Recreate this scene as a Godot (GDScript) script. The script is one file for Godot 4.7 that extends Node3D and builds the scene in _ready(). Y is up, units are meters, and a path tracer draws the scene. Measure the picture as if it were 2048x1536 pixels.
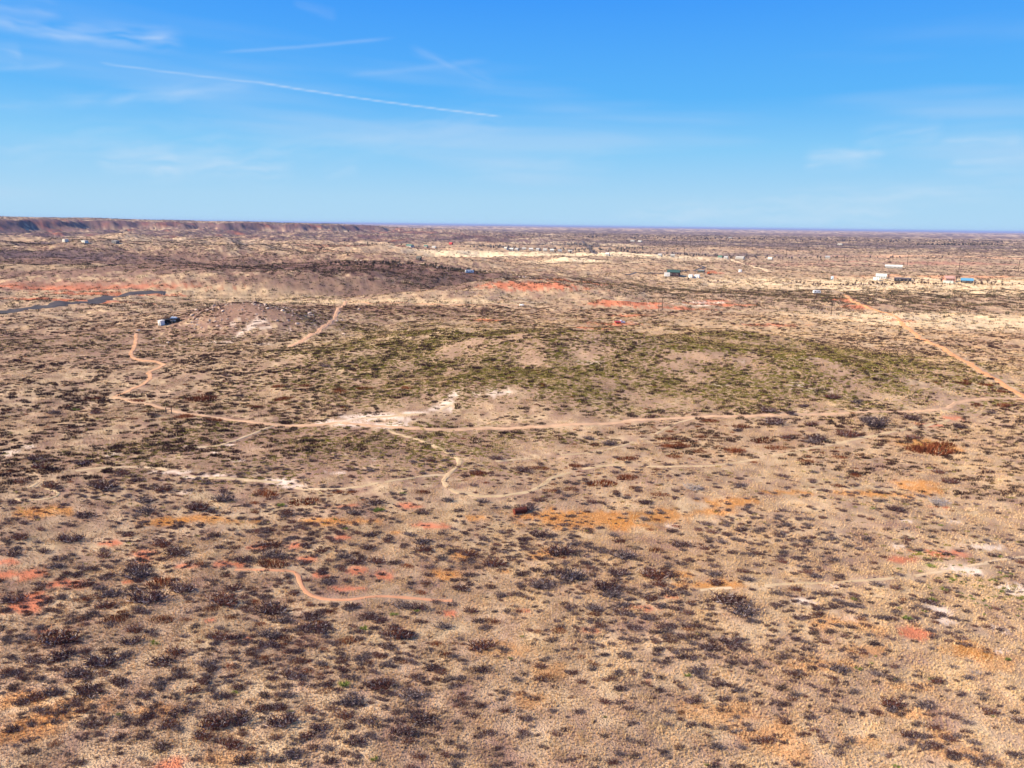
extends Node3D

const EYE := Vector3(0, 55, 0)
const LENS := 1409.0          # focal length for a frame 2048 wide
var rng := RandomNumberGenerator.new()
var eye_axes: Basis

#<H
# ---- the lie of the land -------------------------------------------------
var n_hill: FastNoiseLite
var n_roll: FastNoiseLite
var n_lump: FastNoiseLite
var n_spur: FastNoiseLite
# low rises: [x, z, radius x, radius z, height, turn]
var RISES := [
	[Vector2(45.2, -276.9), 120.0, 50.0, 11.0, 0.1], [Vector2(-3.8, -220.4), 34.0, 17.0, 4.5, 0.0], [Vector2(102.1, -315.3), 36.0, 18.0, 5.0, 0.0],
	[Vector2(-19.1, -312.5), 38.0, 22.0, 4.5, 0.2], [Vector2(109.8, -245.1), 34.0, 15.0, 3.5, 0.1], [Vector2(20.7, -270.2), 45.0, 20.0, 4.0, 0.0],
	[Vector2(-133.0, -363.9), 38.0, 24.0, 9.5, 0.5], [Vector2(-156.6, -380.5), 40.0, 26.0, 4.0, 0.2], [Vector2(-125.7, -404.4), 44.0, 26.0, 5.5, -0.2], [Vector2(-102.7, -442.8), 60.0, 25.0, 3.5, 0.0],
	[Vector2(-47.1, -526.1), 50.0, 25.0, 4.0, 0.0], [Vector2(17.7, -573.7), 70.0, 30.0, 8.0, 0.2], [Vector2(45.5, -623.2), 60.0, 30.0, 5.0, 0.1], [Vector2(79.6, -501.3), 34.0, 12.0, 3.0, 0.0], [Vector2(67.0, -499.8), 16.0, 8.0, 2.0, 0.0],
	[Vector2(-133.0, -707.6), 150.0, 60.0, 12.0, 0.3], [Vector2(-201.1, -610.2), 200.0, 60.0, 12.0, 0.1], [Vector2(-365.1, -666.5), 220.0, 70.0, 10.0, -0.1], [Vector2(-388.1, -1050.7), 260.0, 110.0, 12.0, 0.0],
	[Vector2(-50.8, -939.5), 50.0, 30.0, 9.0, 0.0], [Vector2(-207.1, -961.2), 120.0, 50.0, 9.0, 0.0], [Vector2(-679.2, -1045.5), 360.0, 160.0, 16.0, 0.0], [Vector2(-315.7, -459.7), 70.0, 12.0, 3.0, 0.1],
	[Vector2(-832.4, -1639.8), 500.0, 240.0, 16.0, 0.0], [Vector2(-417.9, -1468.6), 220.0, 120.0, 9.0, 0.0], [Vector2(-67.0, -606.3), 110.0, 28.0, -7.0, -0.5], [Vector2(-127.9, -553.5), 120.0, 24.0, -4.0, -0.2],
	[Vector2(227.0, -1003.3), 140.0, 60.0, 5.0, 0.0], [Vector2(500.1, -1828.5), 220.0, 110.0, 7.0, 0.0], [Vector2(20.6, -2429.9), 240.0, 120.0, 18.0, 0.0], [Vector2(-300.4, -2736.1), 260.0, 130.0, 16.0, 0.0], [Vector2(-255.5, -1317.4), 160.0, 60.0, 8.0, 0.0],
	[Vector2(211.4, -559.7), 90.0, 24.0, 2.0, 0.0], [Vector2(146.0, -432.2), 60.0, 24.0, 2.0, 0.0]]

func make_noise(kind: int, frequency: float, octaves: int, number: int) -> FastNoiseLite:
	var n := FastNoiseLite.new()
	n.noise_type = kind
	n.frequency = frequency
	n.seed = number
	n.fractal_octaves = octaves
	n.fractal_type = FastNoiseLite.FRACTAL_FBM if octaves > 1 else FastNoiseLite.FRACTAL_NONE
	return n

func make_land() -> void:
	n_hill = make_noise(FastNoiseLite.TYPE_SIMPLEX_SMOOTH, 1.0 / 420.0, 3, 11)
	n_roll = make_noise(FastNoiseLite.TYPE_SIMPLEX_SMOOTH, 1.0 / 70.0, 2, 12)
	n_lump = make_noise(FastNoiseLite.TYPE_SIMPLEX_SMOOTH, 1.0 / 16.0, 1, 13)
	n_spur = make_noise(FastNoiseLite.TYPE_SIMPLEX_SMOOTH, 1.0 / 330.0, 3, 14)

func height_at(x: float, z: float) -> float:
	var r := sqrt(x * x + z * z)
	var h := n_roll.get_noise_2d(x, z) * lerpf(0.9, 2.6, smoothstep(250.0, 900.0, r)) + n_lump.get_noise_2d(x, z) * lerpf(0.22, 0.9, smoothstep(200.0, 600.0, r))
	var wild := smoothstep(420.0, 1300.0, r)
	if wild > 0.0:
		var left := smoothstep(500.0, -500.0, x)
		h += wild * n_hill.get_noise_2d(x, z) * lerpf(5.0, 17.0, left)
		h += wild * n_hill.get_noise_2d(x * 3.1 + 900.0, z * 3.1) * lerpf(1.5, 8.0, left)
	if r < 3500.0:
		for b in RISES:
			var dx: float = x - b[0].x
			var dz: float = z - b[0].y
			var reach: float = 2.6 * maxf(b[1], b[2])
			if absf(dx) < reach and absf(dz) < reach:
				var c := cos(b[4])
				var s := sin(b[4])
				var u: float = (dx * c + dz * s) / b[1]
				var v: float = (dz * c - dx * s) / b[2]
				h += b[3] * exp(-(u * u + v * v))
	if r > 1800.0 and x < 1500.0:
		var along := (x + 2600.0) * 0.66 - (z + 2250.0) * 0.75      # to the right and away
		var back := -(x + 2600.0) * 0.75 - (z + 2250.0) * 0.66
		back += n_spur.get_noise_2d(x * 0.4, z * 0.4) * 420.0 + n_spur.get_noise_2d(x * 1.7, z * 1.7) * 110.0
		var top := lerpf(70.0, 50.0, clampf(along / 2600.0, 0.0, 1.0)) * (1.0 - smoothstep(2600.0, 4200.0, along))
		if back > -200.0:
			h = h * (1.0 - 0.6 * smoothstep(0.0, 200.0, back)) + top * (0.22 * smoothstep(-200.0, 40.0, back) + 0.62 * smoothstep(0.0, 150.0, back) + 0.16 * smoothstep(200.0, 700.0, back))
	if r > 5000.0:
		h += smoothstep(5000.0, 16000.0, r) * n_hill.get_noise_2d(x * 0.12, z * 0.12) * 22.0
	return h

func make_eye() -> void:
	eye_axes = Basis.from_euler(Vector3(deg_to_rad(-12.7), 0, 0)) * Basis(Vector3(0, 0, 1), deg_to_rad(0.77))
#H>

# ---- colours of the ground (linear base colours) --------------------------
const SOIL := Color(0.26, 0.165, 0.13)
const STRAW := Color(0.58, 0.44, 0.275)
const RED := Color(0.52, 0.185, 0.105)
const WHITE := Color(0.74, 0.6, 0.5)
const RUST := Color(0.52, 0.235, 0.06)
const PINK := Color(0.3, 0.185, 0.145)
const GOLD := Color(0.74, 0.58, 0.38)
const SCRUB := Color(0.055, 0.04, 0.042)
const DARK := Color(0.12, 0.08, 0.075)
var n_patch: FastNoiseLite
var n_speck: FastNoiseLite
var n_fine: FastNoiseLite
var patches := {}              # 60 m squares -> patches of ground in them
const SQUARE := 60.0
var big_patches := []

func patch(at: Vector2, rx: float, rz: float, color: Color, strength := 1.0, grass := 1.0, turn := 0.0) -> void:
	# grass: how much tussock grass is left on it
	var p := [at.x, at.y, rx, rz, color, strength, grass, cos(turn), sin(turn)]
	var reach := maxf(rx, rz) * 1.35
	if reach > 130.0:
		big_patches.append(p)
		return
	for i in range(floori((at.x - reach) / SQUARE), floori((at.x + reach) / SQUARE) + 1):
		for k in range(floori((at.y - reach) / SQUARE), floori((at.y + reach) / SQUARE) + 1):
			var key := Vector2i(i, k)
			if not patches.has(key):
				patches[key] = []
			patches[key].append(p)

func patch_share(p: Array, x: float, z: float, ragged: float) -> float:
	var dx: float = x - p[0]
	var dz: float = z - p[1]
	var u: float = (dx * p[7] + dz * p[8]) / p[2]
	var v: float = (dz * p[7] - dx * p[8]) / p[3]
	var d := u * u + v * v
	if d > 1.9:
		return 0.0
	return smoothstep(1.15, 0.6, sqrt(d) + ragged) * p[5]

func ground(x: float, z: float, r: float) -> Array:      # [colour, share of grass]
	var a := n_patch.get_noise_2d(x, z)
	var b := n_patch.get_noise_2d(x * 3.7 + 500.0, z * 3.7)
	var c := SOIL.lerp(STRAW, clampf(0.38 + a * 0.32 + b * 0.4 + 0.25 * n_speck.get_noise_2d(x * 0.6, z * 0.6), 0.0, 1.0))
	var grass := 1.0
	var ragged := b * 0.35 + a * 0.25
	for p in big_patches:
		var w := patch_share(p, x, z, ragged)
		if w > 0.0:
			c = c.lerp(p[4], w)
			grass *= lerpf(1.0, p[6], w)
	var here = patches.get(Vector2i(floori(x / SQUARE), floori(z / SQUARE)))
	if here:
		ragged = b * 0.6 + n_speck.get_noise_2d(x, z) * 0.5
		for p in here:
			var w := patch_share(p, x, z, ragged)
			if w > 0.0:
				c = c.lerp(p[4], w)
				grass *= lerpf(1.0, p[6], w)
	return [c, grass]

func far_cover(c: Color, x: float, z: float, r: float) -> Color:
	# beyond the bushes that are built one by one, scrub is a colour of the plain
	var w := smoothstep(900.0, 2600.0, r)
	if w <= 0.0:
		return c
	var s := n_fine.get_noise_2d(x * 0.55, z * 0.55) + 0.6 * n_fine.get_noise_2d(x * 0.13, z * 0.13)
	var m := n_patch.get_noise_2d(x * 0.12, z * 0.12)
	c = c.lerp(SCRUB * 1.6, w * smoothstep(-0.25, 0.5, s + m * 1.3) * 0.75)
	return c.lerp(GOLD, w * smoothstep(0.25, 0.6, n_patch.get_noise_2d(x * 0.07 + 77.0, z * 0.2)) * 0.6)

func lay_patches() -> void:
	# pinkish bare slopes and other wide tones
	patch(Vector2(33.9, -266.3), 150, 75, PINK.lerp(STRAW * 0.6, 0.3), 0.7, 0.55)
	patch(Vector2(-61.5, -322.6), 80, 60, STRAW * 0.9, 0.4, 0.9)
	patch(Vector2(-134.9, -373.0), 60, 44, Color(0.2, 0.122, 0.1), 0.85, 0.15, 0.4)
	patch(Vector2(-207.4, -692.1), 260, 60, Color(0.16, 0.095, 0.085), 0.85, 0.3)
	patch(Vector2(-92.4, -635.2), 150, 40, Color(0.13, 0.08, 0.075), 0.85, 0.3)
	patch(Vector2(-349.6, -640.8), 260, 60, Color(0.17, 0.1, 0.09), 0.75, 0.3)
	patch(Vector2(-133.3, -577.9), 150, 30, Color(0.15, 0.09, 0.08), 0.7, 0.3)
	patch(Vector2(-119.1, -433.3), 60, 28, PINK * 0.6, 0.8, 0.2, 0.2)
	patch(Vector2(-74.8, -445.9), 75, 32, Color(0.24, 0.14, 0.1), 0.7, 0.3)
	patch(Vector2(-52.3, -166.5), 60, 30, PINK * 0.95, 0.55, 0.45)
	patch(Vector2(148.9, -390.1), 90, 42, STRAW * 0.85, 0.4, 0.8)
	patch(Vector2(-194.2, -311.8), 110, 50, PINK * 0.9, 0.5, 0.5)
	patch(Vector2(456.8, -743.2), 330, 120, GOLD, 0.7, 0.9)
	patch(Vector2(277.2, -445.7), 120, 50, GOLD, 0.6, 1.0)
	patch(Vector2(-169.2, -735.3), 330, 100, Color(0.17, 0.1, 0.085), 0.9, 0.25)
	patch(Vector2(-387.1, -813.4), 420, 190, Color(0.18, 0.108, 0.095), 0.85, 0.3)
	patch(Vector2(-626.5, -1151.6), 420, 120, Color(0.15, 0.095, 0.09), 0.75, 0.3)
	patch(Vector2(67.6, -1332.8), 330, 90, GOLD, 0.95, 0.8, 0.08)
	patch(Vector2(154.9, -1091.2), 200, 40, GOLD * 1.05, 0.9, 0.8, 0.1)
	patch(Vector2(-154.2, -1116.1), 210, 90, Color(0.36, 0.19, 0.12), 0.6, 0.6)
	patch(Vector2(-287.6, -1432.1), 170, 50, Color(0.3, 0.14, 0.1), 0.7, 0.4)
	patch(Vector2(82.2, -2261.9), 380, 110, GOLD, 0.8, 0.6)
	patch(Vector2(-52.6, -2712.8), 330, 100, RED * 0.9, 0.85, 0.2, 0.1)
	patch(Vector2(-607.7, -4206.7), 400, 200, RED * 0.7, 0.6, 0.3)
	patch(Vector2(-2635.8, -4641.1), 110, 160, RED * 0.9, 0.6, 0.2)
	patch(Vector2(-1869.1, -4285.8), 110, 120, RED * 0.9, 0.6, 0.2)
	patch(Vector2(932.0, -1530.4), 420, 50, Color(0.6, 0.36, 0.23), 0.85, 0.6)
	patch(Vector2(833.7, -1778.4), 420, 70, Color(0.55, 0.36, 0.24), 0.7, 0.6)
	patch(Vector2(579.6, -866.0), 190, 22, Color(0.6, 0.3, 0.17), 0.8, 0.4)
	patch(Vector2(748.0, -1225.5), 260, 36, Color(0.4, 0.19, 0.14), 0.6, 0.6)
	patch(Vector2(449.7, -1121.5), 160, 60, Color(0.36, 0.2, 0.15), 0.6, 0.6)
	patch(Vector2(459.5, -1558.7), 330, 90, Color(0.16, 0.12, 0.13), 0.6, 0.4)
	patch(Vector2(854.4, -2600.9), 1500, 420, Color(0.17, 0.13, 0.14), 0.65, 0.4)
	patch(Vector2(1995.8, -7738.3), 5000, 2600, Color(0.2, 0.145, 0.13), 0.8, 0.2)
	patch(Vector2(3145.9, -7293.3), 500, 300, Color(0.45, 0.18, 0.12), 0.4, 0.2)
	patch(Vector2(-1723.1, -2728.7), 900, 110, Color(0.09, 0.07, 0.09), 0.7, 0.2)
	patch(Vector2(-1346.8, -1997.6), 420, 60, GOLD, 0.5, 0.6)
	patch(Vector2(-901.8, -1362.1), 300, 50, Color(0.1, 0.07, 0.08), 0.8, 0.2)
	patch(Vector2(-602.4, -887.3), 150, 40, Color(0.09, 0.07, 0.09), 0.6, 0.2)
	patch(Vector2(-436.7, -653.8), 120, 30, STRAW * 0.8, 0.5, 0.5)
	patch(Vector2(-227.9, -539.6), 120, 26, STRAW * 0.8, 0.4, 0.6)
	patch(Vector2(-97.8, -499.0), 130, 10, STRAW * 1.1, 0.6, 0.9)
	patch(Vector2(-382.4, -559.0), 130, 22, Color(0.3, 0.16, 0.12), 0.8, 0.2)
	patch(Vector2(-326.7, -558.6), 90, 8, RED * 0.9, 0.6, 0.2)
	patch(Vector2(-387.7, -549.6), 60, 7, RED, 0.85, 0.05)
	patch(Vector2(-316.0, -491.2), 70, 5, RED * 0.9, 0.9, 0.05, 0.15)
	patch(Vector2(-334.7, -488.0), 40, 9, RED * 0.85, 0.9, 0.05)
	patch(Vector2(-317.1, -529.0), 40, 9, RED * 0.85, 0.9, 0.05)
	patch(Vector2(-274.3, -533.1), 26, 6, RED, 0.8, 0.05)
	# red dirt
	for q in [[Vector2(17.1, -560.3), 45, 14], [Vector2(44.0, -605.1), 40, 12], [Vector2(64.5, -495.4), 14, 6], [Vector2(78.7, -496.0), 22, 9], [Vector2(92.3, -503.0), 20, 9], [Vector2(71.4, -437.7), 12, 8], [Vector2(57.8, -406.3), 16, 7], [Vector2(42.4, -383.8), 14, 6],
			[Vector2(115.5, -487.1), 30, 5], [Vector2(153.7, -523.7), 30, 8], [Vector2(153.1, -535.5), 16, 6], [Vector2(257.1, -547.6), 9, 14], [Vector2(253.7, -515.9), 14, 8], [Vector2(240.2, -435.9), 8, 6], [Vector2(-15.0, -414.8), 12, 8],  [Vector2(248.4, -900.7), 16, 10], [Vector2(146.3, -406.7), 20, 4],
			[Vector2(-61.61, -109.58), 3.2, 2.2], [Vector2(-69.3, -113.5), 2.6, 1.2], [Vector2(-68.53, -99.02), 3.8, 1.6], [Vector2(-70.17, -92.92), 3.4, 2.8], [Vector2(-75.79, -101.58), 2.6, 1.9], [Vector2(-79.44, -101.39), 2.2, 1.4], [Vector2(-82.30, -104.94), 2.6, 1.4], [Vector2(-45.91, -106.24), 2.8, 1.2], [Vector2(-52.33, -105.03), 2.2, 0.9],
			[Vector2(-30.3, -116.6), 1.6, 1.2], [Vector2(-37.9, -113.4), 2.4, 1.2], [Vector2(-34.29, -108.61), 2.4, 1.2], [Vector2(-43.4, -113.0), 2.4, 1.0], [Vector2(-15.9, -122.6), 4.4, 1.3], [Vector2(-32.8, -131.1), 3.2, 0.9], [Vector2(-20.9, -131.2), 3.2, 0.9], [Vector2(-24.86, -105.65), 1.7, 1.4], [Vector2(-19.89, -103.89), 1.7, 1.5], [Vector2(-24.54, -98.90), 2.6, 0.9], [Vector2(-30.39, -103.44), 1.6, 1.0],
			[Vector2(57.17, -88.63), 2.2, 1.7], [Vector2(67.07, -110.53), 2.4, 1.2], [Vector2(74.7, -113.1), 4.6, 1.6], [Vector2(-8.36, -92.70), 1.1, 1.0], [Vector2(17.58, -77.63), 0.7, 0.5], [Vector2(24.70, -97.84), 1.3, 1.0], [Vector2(2.06, -93.59), 1.1, 0.6], [Vector2(11.33, -88.30), 1.6, 1.0], [Vector2(20.16, -94.64), 3.0, 1.4], [Vector2(-41.74, -89.38), 1.3, 0.7], [Vector2(-34.66, -84.48), 0.8, 0.7],
			[Vector2(-34.70, -62.58), 1.6, 2.0], [Vector2(-63.43, -85.94), 1.0, 0.5], [Vector2(-59.46, -100.06), 1.2, 0.7], [Vector2(88.4, -136.0), 3.0, 0.6], [Vector2(119.9, -194.6), 5.0, 1.2], [Vector2(129.9, -201.8), 4.0, 2.0]]:
		patch(q[0], q[1], q[2], RED, 0.92, 0.08)
	# pale caliche
	for q in [[Vector2(-46.6, -190.1), 8, 3.2], [Vector2(-39.9, -194.9), 9, 3.4], [Vector2(-33.0, -188.3), 5, 3.5], [Vector2(-31.7, -193.3), 6, 1.0], [Vector2(-26.0, -198.4), 7, 1.2], [Vector2(-20.5, -202.0), 5, 2.2], [Vector2(-19.8, -205.5), 2.4, 2.6], [Vector2(-17.4, -211.9), 2.0, 1.6], [Vector2(-10.6, -211.7), 2.0, 1.2], [Vector2(-6.0, -211.1), 3.4, 1.6], [Vector2(-2.1, -212.4), 5, 2.0],
			[Vector2(99.1, -224.5), 5.5, 1.2], [Vector2(93.9, -228.4), 4.4, 1.5], [Vector2(68.7, -227.2), 4, 1.2], [Vector2(25.6, -234.6), 3, 0.8], [Vector2(80.8, -246.0), 3, 1.2], [Vector2(106.4, -248.1), 4, 1.2], [Vector2(29.4, -246.3), 5, 1.2], [Vector2(11.1, -195.5), 2, 0.5],
			[Vector2(-75.9, -149.6), 5.5, 1.0], [Vector2(-69.5, -146.4), 3.4, 1.1], [Vector2(-95.5, -161.7), 1.6, 2.4], [Vector2(-121.3, -162.3), 3.0, 2.4], [Vector2(-119.4, -166.8), 3.0, 0.8], [Vector2(-72.2, -163.7), 1.4, 1.0], [Vector2(-65.0, -157.9), 2.6, 1.0], [Vector2(-64.5, -147.7), 3.2, 1.0], [Vector2(-50.3, -145.1), 3.2, 1.6], [Vector2(-46.3, -142.8), 3.0, 1.2], [Vector2(-56.1, -149.1), 3.0, 0.6], [Vector2(-39.5, -150.0), 2.2, 0.7], [Vector2(-77.6, -167.8), 4.0, 0.6], [Vector2(-71.2, -170.4), 2.0, 0.6], [Vector2(-67.0, -137.4), 2.2, 0.8], [Vector2(-41.7, -163.6), 3.0, 0.5],
			[Vector2(-33.6, -160.0), 2.0, 0.5], [Vector2(30.8, -124.4), 2.0, 0.5], [Vector2(79.48, -101.12), 2.4, 2.2], [Vector2(84.3, -116.4), 4.0, 1.5], [Vector2(68.2, -115.6), 1.7, 1.1], [Vector2(73.13, -107.59), 2.2, 1.0], [Vector2(76.30, -106.69), 2.2, 1.4], [Vector2(51.09, -100.98), 1.4, 0.8], [Vector2(44.60, -96.20), 1.8, 0.9], [Vector2(63.86, -94.63), 1.7, 2.2], [Vector2(63.09, -92.09), 1.6, 1.0], [Vector2(48.98, -91.41), 1.4, 0.7], [Vector2(69.60, -90.40), 1.8, 0.7], [Vector2(76.8, -127.2), 1.5, 0.9], [Vector2(86.2, -127.5), 1.8, 1.2], [Vector2(66.11, -84.74), 1.1, 0.5], [Vector2(57.5, -115.5), 1.2, 0.5],
			[Vector2(-112.3, -309.1), 5, 1.5], [Vector2(-127.2, -341.7), 1.6, 6], [Vector2(-129.4, -331.1), 1.4, 8], [Vector2(-137.6, -346.7), 1.2, 6], [Vector2(-123.9, -346.6), 3, 2.4], [Vector2(-133.8, -312.9), 8, 2], [Vector2(-150.3, -311.7), 10, 1.2], [Vector2(123.8, -507.8), 26, 4], [Vector2(140.5, -530.7), 30, 3], [Vector2(-118.0, -339.8), 8, 1.6]]:
		patch(q[0], q[1], q[2], WHITE, 0.85, 0.08)
	# rust-coloured grass
	for q in [[Vector2(15.4, -126.8), 12, 4.2], [Vector2(6.8, -129.0), 7, 2.4], [Vector2(21.8, -124.5), 6, 2.4], [Vector2(46.2, -136.1), 6.5, 2.6], [Vector2(40.7, -131.1), 4.0, 1.8], [Vector2(78.8, -141.7), 9, 1.8], [Vector2(91.1, -147.3), 5, 3.2], [Vector2(90.0, -150.2), 5, 1.6], [Vector2(59.5, -141.4), 5, 1.2], [Vector2(29.4, -129.2), 7, 3.0],
			[Vector2(-89.1, -125.3), 6, 3.2], [Vector2(-56.9, -124.3), 9, 1.8], [Vector2(-64.7, -122.9), 6, 1.6], [Vector2(-30.1, -123.2), 6, 1.7], [Vector2(-36.1, -124.7), 4, 1.6], [Vector2(-5.8, -126.3), 4, 1.0], [Vector2(-8.1, -111.8), 3.2, 2.0], [Vector2(-10.48, -104.90), 2.8, 1.8], [Vector2(-1.15, -106.32), 2.0, 1.2], [Vector2(-21.0, -119.5), 2.4, 1.0], [Vector2(6.1, -111.8), 3.0, 2.0],
			[Vector2(-52.27, -70.11), 5.5, 3.0], [Vector2(-52.75, -67.40), 4.5, 2.4], [Vector2(-57.75, -72.24), 3.0, 1.6], [Vector2(49.74, -89.98), 3.2, 2.6], [Vector2(44.28, -90.47), 2.6, 1.8], [Vector2(61.77, -85.34), 3.4, 2.4], [Vector2(63.41, -82.67), 3.6, 2.2], [Vector2(49.28, -77.21), 3.0, 0.9], [Vector2(46.89, -71.77), 2.4, 1.1], [Vector2(25.41, -71.89), 5.0, 2.4], [Vector2(30.26, -67.65), 3.6, 3.2], [Vector2(40.41, -81.20), 5, 1.6], [Vector2(2.66, -74.00), 3.2, 1.8], [Vector2(4.68, -79.35), 3.2, 1.6], [Vector2(48.36, -84.26), 3.0, 1.2], [Vector2(48.40, -64.81), 3.0, 1.2], [Vector2(48.08, -67.87), 2.4, 1.0],
			[Vector2(110.3, -177.8), 9, 5], [Vector2(39.75, -67.78), 2.6, 0.8], [Vector2(-1.12, -83.54), 4, 2.0], [Vector2(-40.95, -70.37), 3.0, 1.0], [Vector2(27.76, -105.11), 3.4, 1.2], [Vector2(31.55, -101.19), 6, 1.4], [Vector2(-28.94, -63.11), 3, 1.2]]:
		patch(q[0], q[1], q[2], RUST, 0.75 if q[0].length() > 105.0 else 0.42, 1.0)

# ---- building helpers ------------------------------------------------------
func matte(color: Color, rough := 0.95, metal := 0.0, shine := 0.3) -> StandardMaterial3D:
	var m := StandardMaterial3D.new()
	m.albedo_color = color.linear_to_srgb()
	m.roughness = rough
	m.metallic = metal
	m.metallic_specular = shine
	return m

func tinted(rough := 1.0) -> StandardMaterial3D:          # colour comes with the vertices
	var m := StandardMaterial3D.new()
	m.vertex_color_use_as_albedo = true
	m.roughness = rough
	m.metallic_specular = 0.12
	m.cull_mode = BaseMaterial3D.CULL_DISABLED
	return m

func name_it(o: Node3D, label: String, category := "", group := "", kind := "") -> void:
	if label:
		o.set_meta("label", label)
	if category:
		o.set_meta("category", category)
	if group:
		o.set_meta("group", group)
	if kind:
		o.set_meta("kind", kind)

var taken := {}
func numbered(called: String) -> String:
	taken[called] = taken.get(called, -1) + 1
	return called if taken[called] == 0 else "%s_%03d" % [called, taken[called]]

func thing(called: String, label: String, category: String, x: float, z: float, turn := 0.0, group := "", sink := 0.0) -> Node3D:
	var o := Node3D.new()
	o.name = numbered(called)
	add_child(o)
	o.position = Vector3(x, height_at(x, z) - sink, z)
	o.rotation.y = turn
	name_it(o, label, category, group)
	return o

func part(called: String, of: Node3D, mesh: Mesh, m: Material, at := Vector3.ZERO, turn := Vector3.ZERO) -> MeshInstance3D:
	var o := MeshInstance3D.new()
	o.name = called
	o.mesh = mesh
	o.material_override = m
	o.position = at
	o.rotation = turn
	of.add_child(o, true)
	return o

func box(x: float, y: float, z: float) -> BoxMesh:
	var b := BoxMesh.new()
	b.size = Vector3(x, y, z)
	return b

func gable(x: float, y: float, z: float) -> PrismMesh:
	var b := PrismMesh.new()
	b.size = Vector3(x, y, z)
	return b

func round_bar(r0: float, r1: float, h: float, sides := 12) -> CylinderMesh:
	var c := CylinderMesh.new()
	c.bottom_radius = r0
	c.top_radius = r1
	c.height = h
	c.radial_segments = sides
	c.rings = 1
	return c

class Shape:
	var v := PackedVector3Array()
	var n := PackedVector3Array()
	var c := PackedColorArray()
	func tri(a: Vector3, b: Vector3, d: Vector3, color: Color) -> void:
		var f := (d - a).cross(b - a).normalized()
		v.append_array([a, b, d])
		n.append_array([f, f, f])
		c.append_array([color, color, color])
	func blade(a: Vector3, b: Vector3, w: float, color: Color, side: Vector3) -> void:
		var s := (b - a).cross(side).normalized() * w * 0.2
		tri(a - s, b, a + s, color)
	func stick(a: Vector3, b: Vector3, w0: float, w1: float, color: Color) -> void:
		var d := (b - a).normalized()
		var s := d.cross(Vector3(0.3, 0.2, 0.9)).normalized()
		var t := d.cross(s)
		for k in 3:
			var o := s * cos(k * TAU / 3) + t * sin(k * TAU / 3)
			var p := s * cos((k + 1) * TAU / 3) + t * sin((k + 1) * TAU / 3)
			tri(a + o * w0, a + p * w0, b + o * w1, color)
			tri(a + p * w0, b + p * w1, b + o * w1, color)
	func mesh() -> ArrayMesh:
		var a := []
		a.resize(Mesh.ARRAY_MAX)
		a[Mesh.ARRAY_VERTEX] = v
		a[Mesh.ARRAY_NORMAL] = n
		a[Mesh.ARRAY_COLOR] = c
		var m := ArrayMesh.new()
		m.add_surface_from_arrays(Mesh.PRIMITIVE_TRIANGLES, a)
		return m

func shade(c: Color, spread: float) -> Color:
	var k := 1.0 + rng.randf_range(-spread, spread)
	return Color(c.r * k, c.g * k, c.b * k)

func up_and_out(angle: float, tilt: float) -> Vector3:
	return Vector3(cos(angle) * sin(tilt), cos(tilt), sin(angle) * sin(tilt))

# a bush 1 m across
func mesquite(tone: Color, tall: float, stems: int, dense: int) -> Array:
	var wood := Shape.new()
	var twig := Shape.new()
	for i in stems:
		var a := TAU * (i * 0.618 + rng.randf() * 0.1)
		var far := 0.46 * sqrt((i + 0.5) / stems)
		var tip := Vector3(cos(a) * far, tall * rng.randf_range(0.6, 1.0) * (1.15 - far), sin(a) * far)
		var root := Vector3(tip.x * 0.03, -0.03, tip.z * 0.03)
		var mid := root.lerp(tip, 0.6) * Vector3(1, 0.5, 1) + Vector3(rng.randf_range(-0.04, 0.04), 0.05 * tall, rng.randf_range(-0.04, 0.04))
		wood.stick(root, mid, 0.009, 0.006, shade(tone * 1.3, 0.3))
		wood.stick(mid, tip, 0.006, 0.003, shade(tone * 1.5, 0.3))
		for k in dense:
			var t := rng.randf_range(0.3, 1.0)
			var from := root.lerp(mid, t * 2.0) if t < 0.5 else mid.lerp(tip, t * 2.0 - 1.0)
			var d := up_and_out(rng.randf() * TAU, rng.randf_range(0.2, 1.5))
			var to := from + d * rng.randf_range(0.06, 0.14)
			var pale := rng.randf() < 0.17
			var col := shade(Color(0.34, 0.29, 0.3) if pale else tone, 0.45)
			twig.blade(from, to, rng.randf_range(0.03, 0.06), col, Vector3(rng.randfn(), rng.randfn(), rng.randfn()))
			var f2 := from.lerp(to, rng.randf_range(0.3, 0.9))
			var d2 := (d + Vector3(rng.randfn(), rng.randfn() * 0.7 + 0.2, rng.randfn()) * 0.7).normalized()
			twig.blade(f2, f2 + d2 * rng.randf_range(0.05, 0.11), rng.randf_range(0.026, 0.05), col, Vector3(rng.randfn(), rng.randfn(), rng.randfn()))
	return [wood.mesh(), twig.mesh()]

# a low mound of fine stems, 1 m across
func mound(tone: Color, tip_tone: Color, tall: float, count: int, width: float) -> ArrayMesh:
	var s := Shape.new()
	for i in count:
		var a := rng.randf() * TAU
		var q := sqrt(rng.randf()) * 0.46
		var root := Vector3(cos(a) * q, -0.02, sin(a) * q)
		var h := tall * (1.0 - q * q * 2.6) * rng.randf_range(0.6, 1.1)
		var tip := root * rng.randf_range(1.0, 1.25) + Vector3(rng.randfn() * 0.05, h + 0.04, rng.randfn() * 0.05)
		s.blade(root, tip, width * rng.randf_range(0.7, 1.5), shade(tone.lerp(tip_tone, rng.randf()), 0.3), Vector3(rng.randfn(), 0.2, rng.randfn()))
	return s.mesh()

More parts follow.
